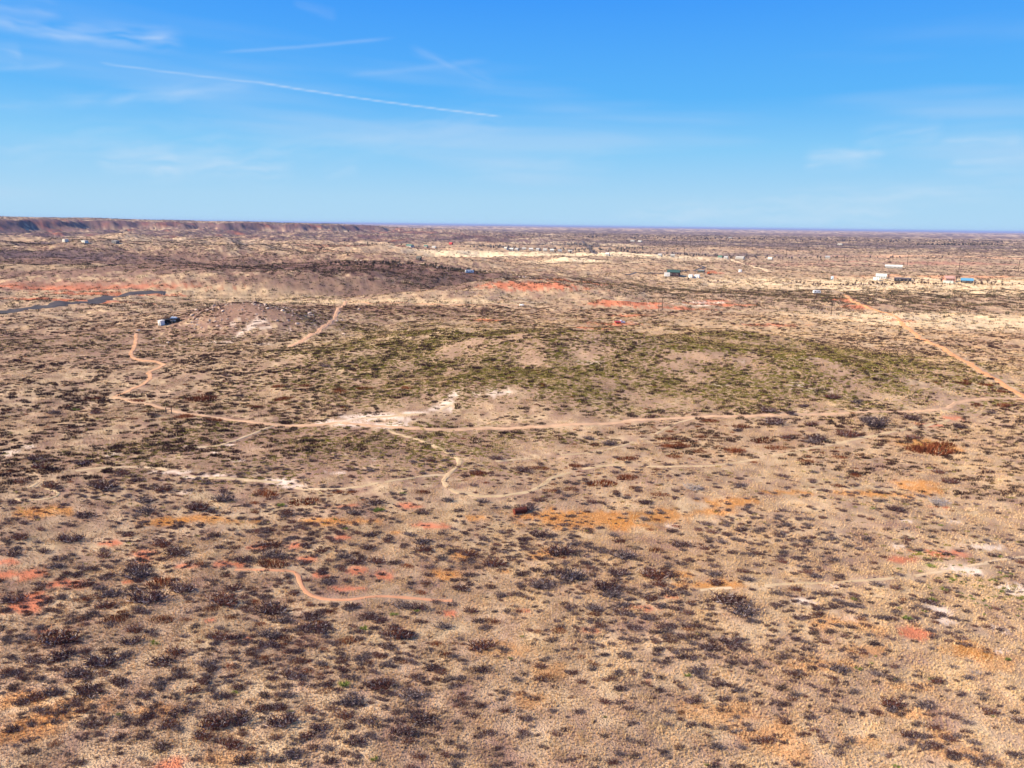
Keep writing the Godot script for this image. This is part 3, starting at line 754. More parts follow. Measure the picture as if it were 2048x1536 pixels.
# ---- plants --------------------------------------------------------------------
var DARK_SPOTS := [
	-85.6, -113.6, 4.4, -82.2, -107.4, 4.1, -74.1, -106.7, 3.7, -73.1, -104.1, 4.0, -76.8, -113.7, 5.7, -80.0, -123.5, 5.2, -67.9, -108.4, 3.1, -67.7, -116.4, 2.7,
	-84.3, -117.5, 2.2, -78.4, -109.2, 3.2, -60.2, -112.8, 5.6, -59.8, -104.1, 5.2, -58.6, -101.4, 5.9, -56.0, -109.4, 6.3, -60.8, -129.1, 6.4, -57.7, -127.5, 2.7,
	-70.4, -126.9, 5.5, -52.8, -116.8, 3.1, -44.0, -107.1, 4.1, -68.4, -103.9, 3.6, -72.5, -101.0, 1.6, -71.7, -98.2, 2.7, -64.9, -98.8, 3.8, -59.3, -95.6, 4.9,
	-53.1, -93.7, 7.0, -49.6, -96.8, 5.3, -72.2, -93.2, 4.4, -67.7, -93.0, 2.6, -65.0, -91.0, 2.0, -58.3, -92.2, 4.3, -52.5, -90.5, 3.2, -42.2, -94.0, 6.3,
	-42.2, -97.7, 3.8, -59.2, -83.0, 6.9, -50.8, -85.9, 3.4, -47.9, -85.2, 2.2, -49.9, -83.2, 4.0, -60.2, -78.9, 3.5, -56.7, -79.6, 4.5, -54.6, -80.9, 2.3,
	-52.5, -81.4, 1.8, -50.9, -78.3, 5.0, -49.5, -79.5, 2.2, -43.6, -78.7, 5.2, -38.8, -84.3, 4.3, -43.0, -81.0, 3.9, -37.9, -78.3, 3.6, -52.3, -76.2, 4.6,
	-56.0, -77.2, 2.0, -56.9, -75.5, 1.8, -59.3, -74.3, 2.4, -47.1, -75.0, 3.3, -43.1, -127.8, 2.2, -41.4, -129.7, 2.0, -44.3, -120.0, 3.4, -44.9, -117.8, 2.0,
	-41.4, -113.3, 5.0, -35.6, -113.1, 2.6, -32.3, -111.3, 3.4, -39.6, -108.6, 5.4, -25.0, -117.7, 4.1, -21.7, -116.6, 2.9, -17.9, -118.2, 2.7, -15.5, -115.4, 4.0,
	-15.0, -113.0, 4.8, -30.6, -114.9, 3.5, -27.5, -113.8, 2.0, -24.5, -112.8, 3.7, -28.1, -109.6, 3.6, -25.6, -107.8, 4.6, -22.3, -108.3, 4.2, -19.2, -108.4, 3.3,
	-13.2, -107.2, 2.7, -13.1, -104.5, 2.8, -14.7, -110.5, 1.9, -7.1, -111.6, 4.3, -2.7, -107.9, 5.2, -6.6, -104.5, 3.2, -11.7, -110.3, 2.6, -28.4, -100.3, 3.5,
	-28.9, -97.1, 1.7, -15.5, -101.4, 1.8, -13.2, -101.6, 2.4, -7.5, -100.1, 3.7, -2.9, -100.8, 2.4, -1.2, -98.5, 2.9, -34.3, -91.8, 6.3, -31.4, -89.3, 3.5,
	-27.9, -90.1, 4.4, -23.1, -93.0, 3.3, -19.9, -90.3, 3.9, -18.0, -89.4, 2.8, -15.5, -93.8, 4.4, -13.3, -93.6, 3.7, -11.0, -95.9, 2.1, -8.5, -95.3, 2.2,
	-5.6, -93.3, 3.1, -4.3, -90.4, 2.8, -11.9, -89.8, 1.4, -9.1, -88.5, 3.5, -32.5, -85.5, 4.4, -28.2, -88.1, 1.7, -26.9, -87.0, 5.5, -18.6, -87.7, 1.9,
	-15.1, -85.8, 5.1, -14.3, -85.8, 4.1, -3.5, -88.4, 2.4, -32.1, -83.4, 3.3, -27.5, -82.2, 1.5, -21.4, -80.0, 2.4, -19.1, -80.4, 2.9, -15.5, -79.4, 2.5,
	-20.8, -78.1, 1.9, -16.0, -83.3, 3.3, -12.9, -83.5, 1.3, -3.6, -83.7, 5.3, -0.7, -83.5, 2.0, -26.4, -76.7, 3.9, -23.0, -76.4, 1.8, -17.5, -75.7, 1.2,
	-15.3, -76.4, 2.0, -15.4, -75.0, 3.9, -9.5, -79.1, 3.5, -9.8, -76.2, 1.8, -3.4, -78.6, 3.8, -11.5, -73.7, 4.9, -22.7, -70.5, 2.6, -26.1, -73.0, 2.7,
	-25.3, -68.4, 4.5, -28.8, -72.9, 1.9, -18.6, -69.8, 3.4, -18.4, -72.0, 4.1, -15.7, -69.0, 3.2, -9.4, -69.5, 4.3, -20.6, -67.7, 2.8, -11.5, -67.4, 3.6,
	-16.3, -65.7, 3.2, -14.7, -68.3, 1.8, -10.7, -66.0, 2.3, -6.1, -72.9, 1.6, -5.8, -69.3, 1.4, -0.7, -73.3, 1.3, -7.5, -64.9, 1.1, -9.3, -63.8, 2.4,
	-22.5, -63.7, 3.3, -19.1, -64.8, 2.4, -18.4, -63.0, 2.3, -20.9, -62.6, 1.8, -25.0, -63.2, 2.4, -23.2, -65.5, 1.1, -25.2, -66.3, 1.9, -10.7, -72.1, 1.5,
	-53.1, -76.2, 3.7, -49.8, -76.4, 2.3, -49.7, -73.0, 5.2, -54.2, -73.1, 3.4, -59.1, -73.8, 1.9, -55.4, -72.3, 3.7, -56.6, -71.6, 2.9, -50.9, -69.8, 2.8,
	-53.9, -70.4, 2.6, -46.7, -74.6, 3.3, -42.7, -72.5, 2.9, -41.8, -74.5, 2.7, -37.4, -73.3, 2.7, -34.1, -72.6, 2.5, -36.4, -74.9, 1.4, -32.5, -74.6, 2.1,
	-34.1, -75.4, 2.1, -40.6, -69.1, 2.3, -37.4, -69.9, 3.7, -37.6, -67.9, 3.1, -30.9, -68.5, 5.6, -32.7, -67.8, 4.2, -54.6, -67.3, 2.8, -53.2, -68.3, 1.8,
	-50.6, -68.3, 2.0, -46.6, -67.8, 3.3, -39.7, -66.2, 2.6, -37.0, -64.8, 3.2, -33.1, -66.2, 3.4, -29.5, -65.0, 3.5, -46.3, -63.7, 1.4, -44.5, -62.5, 2.6,
	-40.8, -63.8, 1.2, -30.9, -62.9, 1.4, -27.4, -62.8, 3.4, -50.1, -71.8, 2.6, 2.6, -131.3, 4.0, 15.2, -130.4, 2.0, 29.6, -131.0, 1.5, 5.4, -119.2, 4.6,
	2.4, -117.8, 2.7, 18.9, -119.7, 2.3, 19.7, -117.5, 3.4, 30.1, -121.6, 3.2, 37.3, -120.9, 3.2, 37.2, -124.8, 3.3, 42.8, -121.5, 3.7, 45.6, -121.0, 2.8,
	8.6, -112.1, 6.5, 11.5, -116.4, 3.8, 13.9, -115.2, 2.7, 16.1, -113.1, 2.8, 19.6, -111.1, 6.0, 30.2, -115.3, 5.3, 30.4, -109.5, 2.3, 33.8, -109.1, 1.9,
	34.0, -113.6, 2.6, 38.3, -112.0, 2.8, 42.2, -111.5, 2.8, 26.9, -110.8, 2.1, 2.0, -105.0, 3.7, 6.5, -105.2, 3.5, 9.8, -103.0, 6.4, 5.1, -100.7, 5.9,
	15.7, -108.5, 2.3, 17.7, -105.1, 4.5, 23.2, -104.2, 5.7, 26.4, -104.6, 4.1, 14.8, -99.9, 5.4, 23.7, -101.6, 3.9, 33.1, -104.3, 4.0, 32.6, -101.2, 3.1,
	37.8, -102.6, 3.6, 38.0, -105.1, 3.0, 1.8, -101.1, 1.8, 15.5, -97.7, 4.4, 23.2, -98.3, 1.9, 26.7, -98.4, 2.3, 33.0, -95.7, 7.5, 34.1, -92.7, 6.0,
	16.8, -94.8, 3.7, 12.4, -93.7, 4.0, 9.3, -94.3, 2.6, 21.6, -97.0, 2.8, 25.4, -95.9, 1.9, 16.3, -92.7, 3.3, 19.8, -91.1, 2.7, 22.9, -92.2, 2.0,
	17.6, -88.6, 3.3, 25.0, -89.5, 2.3, 28.3, -88.9, 1.8, 20.0, -87.6, 2.1, 19.7, -86.0, 1.4, 21.6, -86.2, 1.4, 25.1, -87.0, 2.1, 30.4, -85.7, 4.2,
	27.0, -84.5, 4.0, 6.3, -87.3, 1.0, 9.5, -88.5, 1.4, 3.3, -84.8, 1.3, 7.4, -83.5, 1.3, 5.2, -81.7, 1.3, 12.5, -82.6, 1.5, 14.9, -82.3, 1.5,
	19.0, -81.5, 1.5, 20.6, -81.2, 1.9, 23.9, -82.2, 2.6, 28.8, -81.7, 1.8, 30.9, -80.1, 1.1, 13.7, -78.4, 1.9, 15.7, -79.3, 1.4, 24.1, -79.6, 3.8,
	19.1, -78.1, 1.6, 9.1, -76.8, 1.9, 21.1, -76.8, 1.1, 26.0, -77.2, 3.1, 13.6, -75.5, 2.4, 18.5, -75.6, 2.1, 11.4, -73.0, 2.1, 14.1, -71.9, 1.9,
	18.6, -71.9, 2.0, 15.8, -71.5, 1.2, 8.3, -71.2, 1.7, 14.0, -69.4, 1.8, 18.1, -69.6, 1.6, 19.9, -70.7, 1.3, 20.9, -69.8, 2.1, 22.6, -69.8, 1.7,
	6.4, -68.2, 1.8, 1.9, -67.5, 2.1, 10.7, -67.2, 1.5, 13.3, -66.7, 1.8, 14.7, -66.3, 1.8, 18.7, -66.0, 1.5, 20.6, -66.2, 1.2, 25.7, -66.5, 1.5,
	16.2, -65.6, 0.8, 16.8, -64.6, 1.3, 11.0, -63.2, 2.0, 2.5, -62.7, 1.2, 3.2, -73.7, 1.9, 22.5, -74.1, 2.1, 28.2, -74.4, 1.8, 30.0, -73.7, 1.5,
	30.6, -75.4, 1.1, 51.3, -126.7, 1.9, 65.9, -130.8, 2.2, 52.1, -123.8, 2.8, 57.4, -126.2, 2.2, 56.1, -123.2, 2.6, 60.2, -127.2, 1.4, 64.9, -126.5, 1.4,
	69.4, -126.8, 1.9, 76.8, -132.5, 4.5, 81.3, -122.9, 1.9, 52.3, -117.2, 1.8, 58.1, -118.0, 2.7, 64.5, -118.3, 2.3, 46.7, -110.6, 1.9, 54.9, -109.8, 2.7,
	53.3, -114.2, 1.5, 50.3, -108.9, 1.5, 49.1, -104.0, 1.8, 56.4, -107.1, 1.2, 60.5, -107.1, 1.0, 57.8, -101.3, 3.1, 44.3, -99.4, 2.5, 41.0, -98.4, 2.7,
	48.2, -98.2, 2.9, 45.5, -93.8, 2.6, 41.8, -91.5, 3.2, 44.7, -92.1, 2.5, 39.7, -94.7, 2.6, 49.7, -93.1, 1.8, 50.5, -91.5, 2.3, 48.0, -89.1, 1.9,
	50.7, -89.7, 1.9, 54.8, -91.8, 2.3, 64.5, -92.5, 2.0, 62.4, -90.0, 1.2, 57.8, -90.2, 1.4, 68.8, -92.9, 1.5, 71.9, -90.8, 1.4, 64.4, -89.2, 1.1,
	39.5, -86.5, 1.9, 39.9, -84.3, 2.3, 42.9, -85.8, 1.9, 49.4, -85.5, 2.2, 58.7, -87.5, 2.1, 64.3, -84.9, 1.2, 51.8, -83.0, 1.0, 38.4, -82.1, 2.0,
	35.2, -81.4, 1.5, 42.3, -80.1, 3.8, 35.8, -79.1, 2.4, 46.0, -77.9, 1.4, 57.6, -81.1, 1.6, 61.3, -79.7, 1.4, 33.5, -76.3, 2.0, 34.8, -75.0, 2.3,
	39.9, -72.2, 1.6, 45.6, -73.1, 4.1, 49.3, -73.1, 3.4, 42.9, -71.9, 1.6, 56.5, -72.0, 2.9, 51.6, -71.3, 2.2, 55.3, -69.5, 1.1, 45.1, -68.1, 2.8,
	48.8, -67.5, 2.4, 46.6, -66.2, 2.0, 47.9, -65.2, 2.3, 49.7, -63.9, 2.6, 55.2, -65.3, 1.2, 37.7, -67.4, 2.2, 34.9, -67.2, 1.7, 35.7, -65.4, 1.9,
	30.1, -68.2, 1.5, 30.5, -67.1, 1.1, 30.6, -63.9, 1.6, 31.3, -73.5, 1.0, 36.3, -74.2, 0.7, 42.0, -77.3, 1.1, 32.2, -71.7, 1.2, 41.5, -73.8, 0.9,
	52.7, -79.8, 1.0, 62.2, -77.0, 1.9, 74.4, -192.3, 7.8, 76.2, -202.2, 6.5, 84.4, -191.7, 5.2, 101.7, -195.4, 5.8, 102.2, -191.1, 10.3, 90.6, -182.6, 7.9,
	81.2, -180.0, 7.8, 78.6, -177.3, 5.8, 116.9, -199.2, 6.9, 102.2, -218.3, 7.6, 107.8, -214.0, 5.1, 89.2, -208.9, 4.5, 82.1, -200.6, 4.3, 127.6, -193.1, 5.7,
	146.3, -208.1, 3.9, 62.3, -186.6, 4.0, 73.1, -180.5, 4.4, 108.0, -182.0, 4.4, 99.8, -156.1, 3.8, 98.4, -149.5, 4.9, 69.7, -153.6, 2.9, 67.4, -142.3, 3.1,
	61.4, -150.5, 3.7, 50.1, -144.7, 4.4, -3.6, -161.9, 5.0, 5.8, -135.2, 4.2, -5.7, -134.0, 3.8, -26.8, -132.0, 5.5, -12.6, -134.0, 3.5, 3.6, -131.3, 4.4,
	-9.6, -157.7, 2.4, -19.0, -159.6, 3.3, 20.4, -179.0, 3.6, 25.2, -173.8, 5.3, 2.9, -153.1, 5.9, -10.2, -149.1, 2.7, -30.1, -127.0, 4.0, -16.7, -127.9, 3.0,
	-10.1, -128.8, 3.0, 27.3, -134.4, 4.5, 16.6, -134.9, 3.1, -101.9, -244.8, 4.3, -92.3, -235.4, 3.5, -95.5, -132.6, 3.1, -85.0, -138.2, 7.8, -96.1, -138.8, 5.4,
	-72.8, -131.7, 5.1, -61.2, -128.6, 5.7, -58.2, -133.6, 5.9, -52.5, -131.2, 2.7, -105.7, -150.7, 6.2, -112.0, -157.2, 6.0, -80.5, -143.1, 4.4, -85.8, -147.5, 4.5,
	-72.1, -138.0, 5.7, -98.8, -154.0, 4.7, -103.8, -141.1, 4.4, -43.3, -127.7, 3.3, -87.2, -218.9, 3.8, -132.1, -196.5, 4.9, -120.1, -196.2, 4.4, -102.5, -194.6, 4.4,
	-68.4, -252.0, 5.6]
var RUST_SPOTS := [
	-53.7, -99.5, 5.0, -59.9, -88.8, 2.6, -54.8, -88.4, 3.5, -48.7, -88.8, 3.5, -45.5, -89.2, 1.8, -43.3, -92.2, 2.9, -62.1, -82.4, 1.5, -41.1, -77.3, 1.7,
	-35.1, -78.3, 2.4, -61.9, -77.0, 2.3, -38.8, -105.9, 5.1, -17.0, -107.5, 2.5, -13.8, -98.6, 2.3, -30.7, -92.5, 1.6, -25.8, -91.6, 2.2, -2.2, -90.4, 2.7,
	-30.4, -85.1, 3.0, -30.2, -83.6, 1.7, -22.1, -84.5, 3.0, -24.3, -82.7, 1.6, -28.9, -82.0, 1.5, -27.3, -80.0, 1.4, -31.6, -80.4, 1.9, -23.3, -78.7, 1.7,
	-16.5, -81.3, 1.9, -13.9, -80.4, 1.9, -18.7, -78.5, 1.6, -9.7, -84.4, 2.0, -7.4, -84.6, 1.3, -8.1, -81.9, 2.0, -25.2, -77.9, 1.9, -48.5, -65.2, 1.7,
	-37.2, -62.3, 1.6, -49.8, -62.0, 1.5, 26.1, -122.7, 1.9, 25.6, -114.0, 2.8, 4.1, -87.7, 1.7, 9.5, -82.0, 1.5, 11.1, -80.5, 1.6, 7.9, -63.9, 1.2,
	4.9, -72.7, 1.6, 1.4, -74.6, 1.7, 7.7, -74.1, 1.2, 59.7, -97.1, 1.5, 107.8, -173.0, 11.7, 113.5, -177.8, 7.2, 104.6, -173.1, 6.6, 43.8, -173.9, 5.7,
	47.3, -169.3, 3.7, 56.3, -169.9, 6.0, 68.3, -172.6, 6.1, 39.8, -164.2, 3.6, 66.8, -179.2, 6.8, 78.8, -153.3, 3.4, 81.1, -165.8, 3.6, 71.5, -145.4, 3.2,
	70.9, -161.7, 4.0, 56.9, -194.5, 4.7, 64.5, -190.3, 5.1, 50.8, -181.1, 3.4, 164.6, -231.4, 4.9, 163.5, -238.4, 5.7, 146.6, -215.6, 4.6, 154.9, -215.2, 5.2,
	156.0, -237.7, 5.7, 6.5, -156.2, 5.2, 15.4, -157.7, 3.6, 28.1, -161.9, 5.0, 41.9, -179.6, 4.1, 40.5, -173.5, 4.4, 19.9, -145.1, 6.3, 26.1, -148.9, 5.0,
	8.5, -141.1, 3.6, 12.6, -142.5, 3.3, 31.4, -139.0, 3.9, -7.2, -150.7, 4.2, -55.3, -220.7, 5.0, -47.4, -222.8, 5.6, -33.5, -219.1, 4.4, -36.0, -138.7, 2.9,
	-33.1, -138.6, 2.5, -18.3, -138.1, 3.2, -97.5, -214.7, 9.7, -77.9, -229.2, 5.1, -69.0, -229.9, 5.2, -71.7, -215.0, 6.5, -93.4, -194.1, 5.9, -117.7, -214.2, 5.9,
	-132.9, -216.3, 4.9, -77.8, -207.6, 4.7, -84.0, -191.4, 4.8, -106.9, -190.9, 3.4, -111.8, -192.0, 2.9, -51.0, -137.7, 6.0, -41.4, -133.8, 6.6, -56.4, -223.1, 4.5]
var YUCCA_SPOTS := [
	-46.8, -83.1, 1.8, -51.1, -77.9, 1.2, -46.0, -131.7, 2.2, -25.7, -128.7, 2.7, -30.1, -120.0, 1.6, -33.2, -124.3, 1.2, -16.6, -91.4, 1.8, -13.5, -92.7, 1.3,
	-19.9, -87.3, 2.1, 0.2, -81.5, 1.1, -19.9, -75.0, 2.3, -24.9, -70.3, 1.0, -13.9, -63.1, 1.4, -32.4, -73.5, 1.2, -43.8, -69.4, 1.3, 14.3, -121.5, 1.4,
	5.7, -122.2, 1.2, 4.1, -122.3, 0.9, 26.2, -87.5, 0.9, 1.8, -86.6, 1.0, 22.6, -78.7, 1.4, 11.2, -70.4, 0.7, 21.1, -63.8, 0.9, 72.5, -132.5, 1.5,
	76.9, -123.7, 1.4, 82.0, -125.3, 1.4, 64.4, -107.1, 1.2, 70.2, -107.9, 2.3, 67.5, -106.2, 1.2, 75.4, -108.5, 1.0, 71.3, -103.7, 1.6, 72.6, -103.2, 1.2,
	77.6, -103.6, 2.0, 80.6, -105.0, 1.2, 80.6, -106.2, 1.2, 82.2, -105.9, 1.2, 74.4, -101.7, 1.2, 76.8, -100.2, 1.4, 72.2, -97.6, 1.1, 70.9, -98.0, 1.1,
	67.9, -100.4, 1.8, 64.2, -97.3, 1.9, 52.1, -96.8, 1.3, 57.7, -94.5, 1.1, 61.1, -94.0, 1.3, 57.5, -91.8, 2.0, 72.1, -95.7, 1.1, 76.4, -95.7, 1.1,
	84.6, -112.2, 1.5, 44.9, -80.3, 1.6, 47.2, -81.5, 0.8, 48.8, -78.3, 1.3, 53.3, -78.6, 1.1, 65.8, -82.7, 1.3, 48.4, -82.9, 0.7, 56.4, -71.5, 0.9,
	41.1, -63.6, 1.3, -22.4, -137.0, 2.1, -25.8, -128.4, 3.0, -45.9, -131.7, 2.7, -128.9, -200.9, 3.0]
var PALE_SPOTS := [
	25.9, -70.8, 1.4, 25.9, -69.0, 1.6, 88.9, -137.2, 5.2, 59.7, -79.8, 1.9, 40.2, -65.4, 2.0, 89.4, -139.0, 4.6, 38.9, -142.5, 5.1]

# where a kind of plant grows thickly: [centre, radius x, radius z, plants per square metre]
var GREEN_PLACES := [[Vector2(45.2, -276.9), 140.0, 66.0, 0.28], [Vector2(37.9, -229.6), 130.0, 30.0, 0.26], [Vector2(-36.2, -287.1), 50.0, 40.0, 0.1], [Vector2(6.9, -396.4), 120.0, 60.0, 0.06], [Vector2(-37.9, -363.8), 90.0, 40.0, 0.06], [Vector2(-50.1, -167.4), 60.0, 26.0, 0.16], [Vector2(-16.0, -176.5), 40.0, 16.0, 0.14], [Vector2(73.8, -99.6), 9.0, 7.0, 0.35], [Vector2(72.7, -109.5), 7.0, 4.0, 0.2],
	[Vector2(135.8, -278.0), 60.0, 36.0, 0.06], [Vector2(-185.6, -312.5), 80.0, 34.0, 0.06], [Vector2(-54.6, -337.8), 60.0, 30.0, 0.05], [Vector2(192.8, -645.2), 200.0, 60.0, 0.02], [Vector2(270.4, -567.3), 120.0, 30.0, 0.02], [Vector2(-412.8, -807.8), 400.0, 160.0, 0.006], [Vector2(-13.7, -728.7), 260.0, 80.0, 0.012], [Vector2(-79.2, -198.1), 60.0, 16.0, 0.05], [Vector2(-119.5, -516.7), 200.0, 40.0, 0.015]]
var RUST_PLACES := [[Vector2(-53.9, -227.9), 80.0, 24.0, 0.022], [Vector2(55.6, -175.3), 46.0, 18.0, 0.05], [Vector2(154.9, -229.2), 30.0, 16.0, 0.03], [Vector2(17.8, -149.7), 28.0, 8.0, 0.03], [Vector2(-95.1, -215.3), 30.0, 12.0, 0.02], [Vector2(-59.1, -91.9), 24.0, 16.0, 0.035], [Vector2(-22.0, -87.7), 22.0, 14.0, 0.03], [Vector2(159.6, -236.6), 30.0, 14.0, 0.012], [Vector2(-42.7, -134.3), 24.0, 7.0, 0.02]]
var DARK_PLACES := [[Vector2(-54.8, -97.8), 46.0, 34.0, 0.240], [Vector2(-17.6, -103.5), 40.0, 30.0, 0.168], [Vector2(-81.5, -150.7), 70.0, 22.0, 0.144], [Vector2(22.8, -104.6), 40.0, 24.0, 0.168], [Vector2(51.9, -97.6), 36.0, 30.0, 0.120], [Vector2(-24.5, -72.9), 30.0, 14.0, 0.192], [Vector2(29.6, -75.8), 30.0, 16.0, 0.120],
	[Vector2(102.6, -191.3), 60.0, 26.0, 0.080], [Vector2(335.4, -575.8), 240.0, 90.0, 0.144], [Vector2(401.1, -650.9), 200.0, 40.0, 0.120], [Vector2(207.5, -330.1), 90.0, 44.0, 0.060], [Vector2(156.6, -593.1), 220.0, 60.0, 0.070], [Vector2(-118.8, -196.1), 90.0, 34.0, 0.120], [Vector2(-73.5, -263.9), 100.0, 40.0, 0.060], [Vector2(-108.8, -624.6), 160.0, 36.0, 0.144], [Vector2(-51.6, -757.2), 70.0, 24.0, 0.144], [Vector2(-227.3, -690.9), 260.0, 80.0, 0.070], [Vector2(-273.0, -464.9), 130.0, 26.0, 0.080],
	[Vector2(-608.4, -989.2), 420.0, 160.0, 0.060], [Vector2(-610.6, -1393.0), 420.0, 140.0, 0.040], [Vector2(-8.6, -467.0), 120.0, 22.0, 0.060], [Vector2(139.8, -338.9), 90.0, 40.0, 0.060], [Vector2(76.9, -627.9), 140.0, 40.0, 0.060], [Vector2(56.3, -282.8), 130.0, 60.0, 0.06], [Vector2(-28.0, -311.8), 90.0, 40.0, 0.040]]

func thickness(places: Array, x: float, z: float) -> float:
	var t := 0.0
	for p in places:
		var u: float = (x - p[0].x) / p[1]
		var v: float = (z - p[0].y) / p[2]
		var d := u * u + v * v
		if d < 1.5:
			t += p[3] * smoothstep(1.5, 0.5, d)
	return t

func somewhere(near: float, far: float) -> Vector2:
	var r := sqrt(lerpf(near * near, far * far, rng.randf()))
	var half := 58.0 if far < 200.0 else 44.0
	var a := deg_to_rad(rng.randf_range(-half, half))
	return Vector2(r * sin(a), -r * cos(a))

var MARKS := [[Vector2(1.9, -129.6), "the rusted tank"], [Vector2(-99.7, -197.8), "the gate frame"], [Vector2(-30.19, -97.08), "the curling red track"], [Vector2(-40.0, -191.8), "the pale clearing"], [Vector2(-96.8, -134.1), "the looped turnaround"], [Vector2(-12.4, -155.3), "the wheel-track bend"], [Vector2(109.9, -177.0), "the rust-orange thicket"], [Vector2(-61.61, -109.58), "the red earth triangle"],
	[Vector2(-68.53, -99.02), "the broad red patch"], [Vector2(-70.17, -92.92), "the left-edge red patch"], [Vector2(57.17, -88.63), "the pink-red patch"], [Vector2(63.60, -94.19), "the pale streak at right"], [Vector2(15.4, -126.8), "the widest rust-orange grass"], [Vector2(46.0, -135.6), "the long rust-orange grass"], [Vector2(92.5, -148.7), "the thicket's lower grass"], [Vector2(-89.1, -125.3), "the left-edge orange grass"],
	[Vector2(-52.27, -70.11), "the bottom-left orange grass"], [Vector2(27.15, -71.86), "the bottom-centre orange grass"], [Vector2(61.42, -84.78), "the lower-right orange grass"], [Vector2(-8.58, -92.69), "the small red spot"], [Vector2(75.02, -104.01), "the yucca patch"], [Vector2(42.61, -101.38), "the faint straw track"], [Vector2(-15.9, -122.6), "the tank's red strip"], [Vector2(39.8, -195.6), "the main dirt road"], [Vector2(-86.7, -195.4), "the gate's dirt road"], [Vector2(178.1, -272.6), "the diagonal orange road"],
	[Vector2(-75.9, -149.6), "the pale caliche strip"], [Vector2(0.68, -81.92), "the darkest yucca"], [Vector2(25.12, -79.18), "the bright yellow yucca"], [Vector2(-17.80, -69.30), "the bottom-centre thick brush"], [Vector2(-48.67, -79.43), "the lower-left thick brush"], [Vector2(-32.08, -68.26), "the bottom-left thick brush"], [Vector2(19.32, -108.44), "the central thick brush"], [Vector2(63.4, -148.7), "the middle right flats"], [Vector2(-74.6, -220.1), "the left rust-red field"], [Vector2(56.8, -179.6), "the right rust-red field"], [Vector2(30.5, -239.8), "the olive slope"], [Vector2(-20.05, -85.09), "the brush before the yucca"], [Vector2(37.70, -66.96), "the bottom right tussocks"], [Vector2(-33.6, -160.0), "the small white scrape"], [Vector2(-41.7, -163.6), "the thin pale scrape"], [Vector2(-77.6, -167.8), "the pale dash"], [Vector2(-65.0, -157.9), "the caliche flecks"], [Vector2(-95.5, -161.7), "the white upright scrape"], [Vector2(-23.9, -176.5), "the clearing's south exit"], [Vector2(-66.5, -188.5), "the left track junction"], [Vector2(19.2, -207.4), "the hill's foot"], [Vector2(7.6, -178.0), "the main road's near verge"], [Vector2(-46.6, -155.3), "the green-flecked flat"], [Vector2(9.05, -66.61), "the bottom centre tussocks"]]

func surroundings(x: float, z: float) -> String:
	var r := sqrt(x * x + z * z)
	var c: Color = ground(x, z, r)[0]
	var on := "tan grass"
	if c.g / c.r < 0.47:
		on = "red soil"
	elif c.b / c.r < 0.3:
		on = "rust grass"
	elif c.b > 0.36:
		on = "pale soil"
	var best = MARKS[0]
	var least := 1e9
	for m in MARKS:
		var d: float = Vector2(x, z).distance_to(m[0]) / (10.0 + 0.15 * r)
		if d < least:
			least = d
			best = m
	var dx: float = x - best[0].x
	var dz: float = z - best[0].y
	var where := "beside" if least < 0.16 else ("right of" if dx > 0.0 else "left of") if absf(dx) > absf(dz) else ("beyond" if dz < 0.0 else "nearer than")
	return "%s %s %s" % [on, where, best[1]]

func bulk(w: float) -> String:
	return "tiny" if w < 1.0 else "small" if w < 1.7 else "middling" if w < 2.6 else "large" if w < 3.8 else "broad"

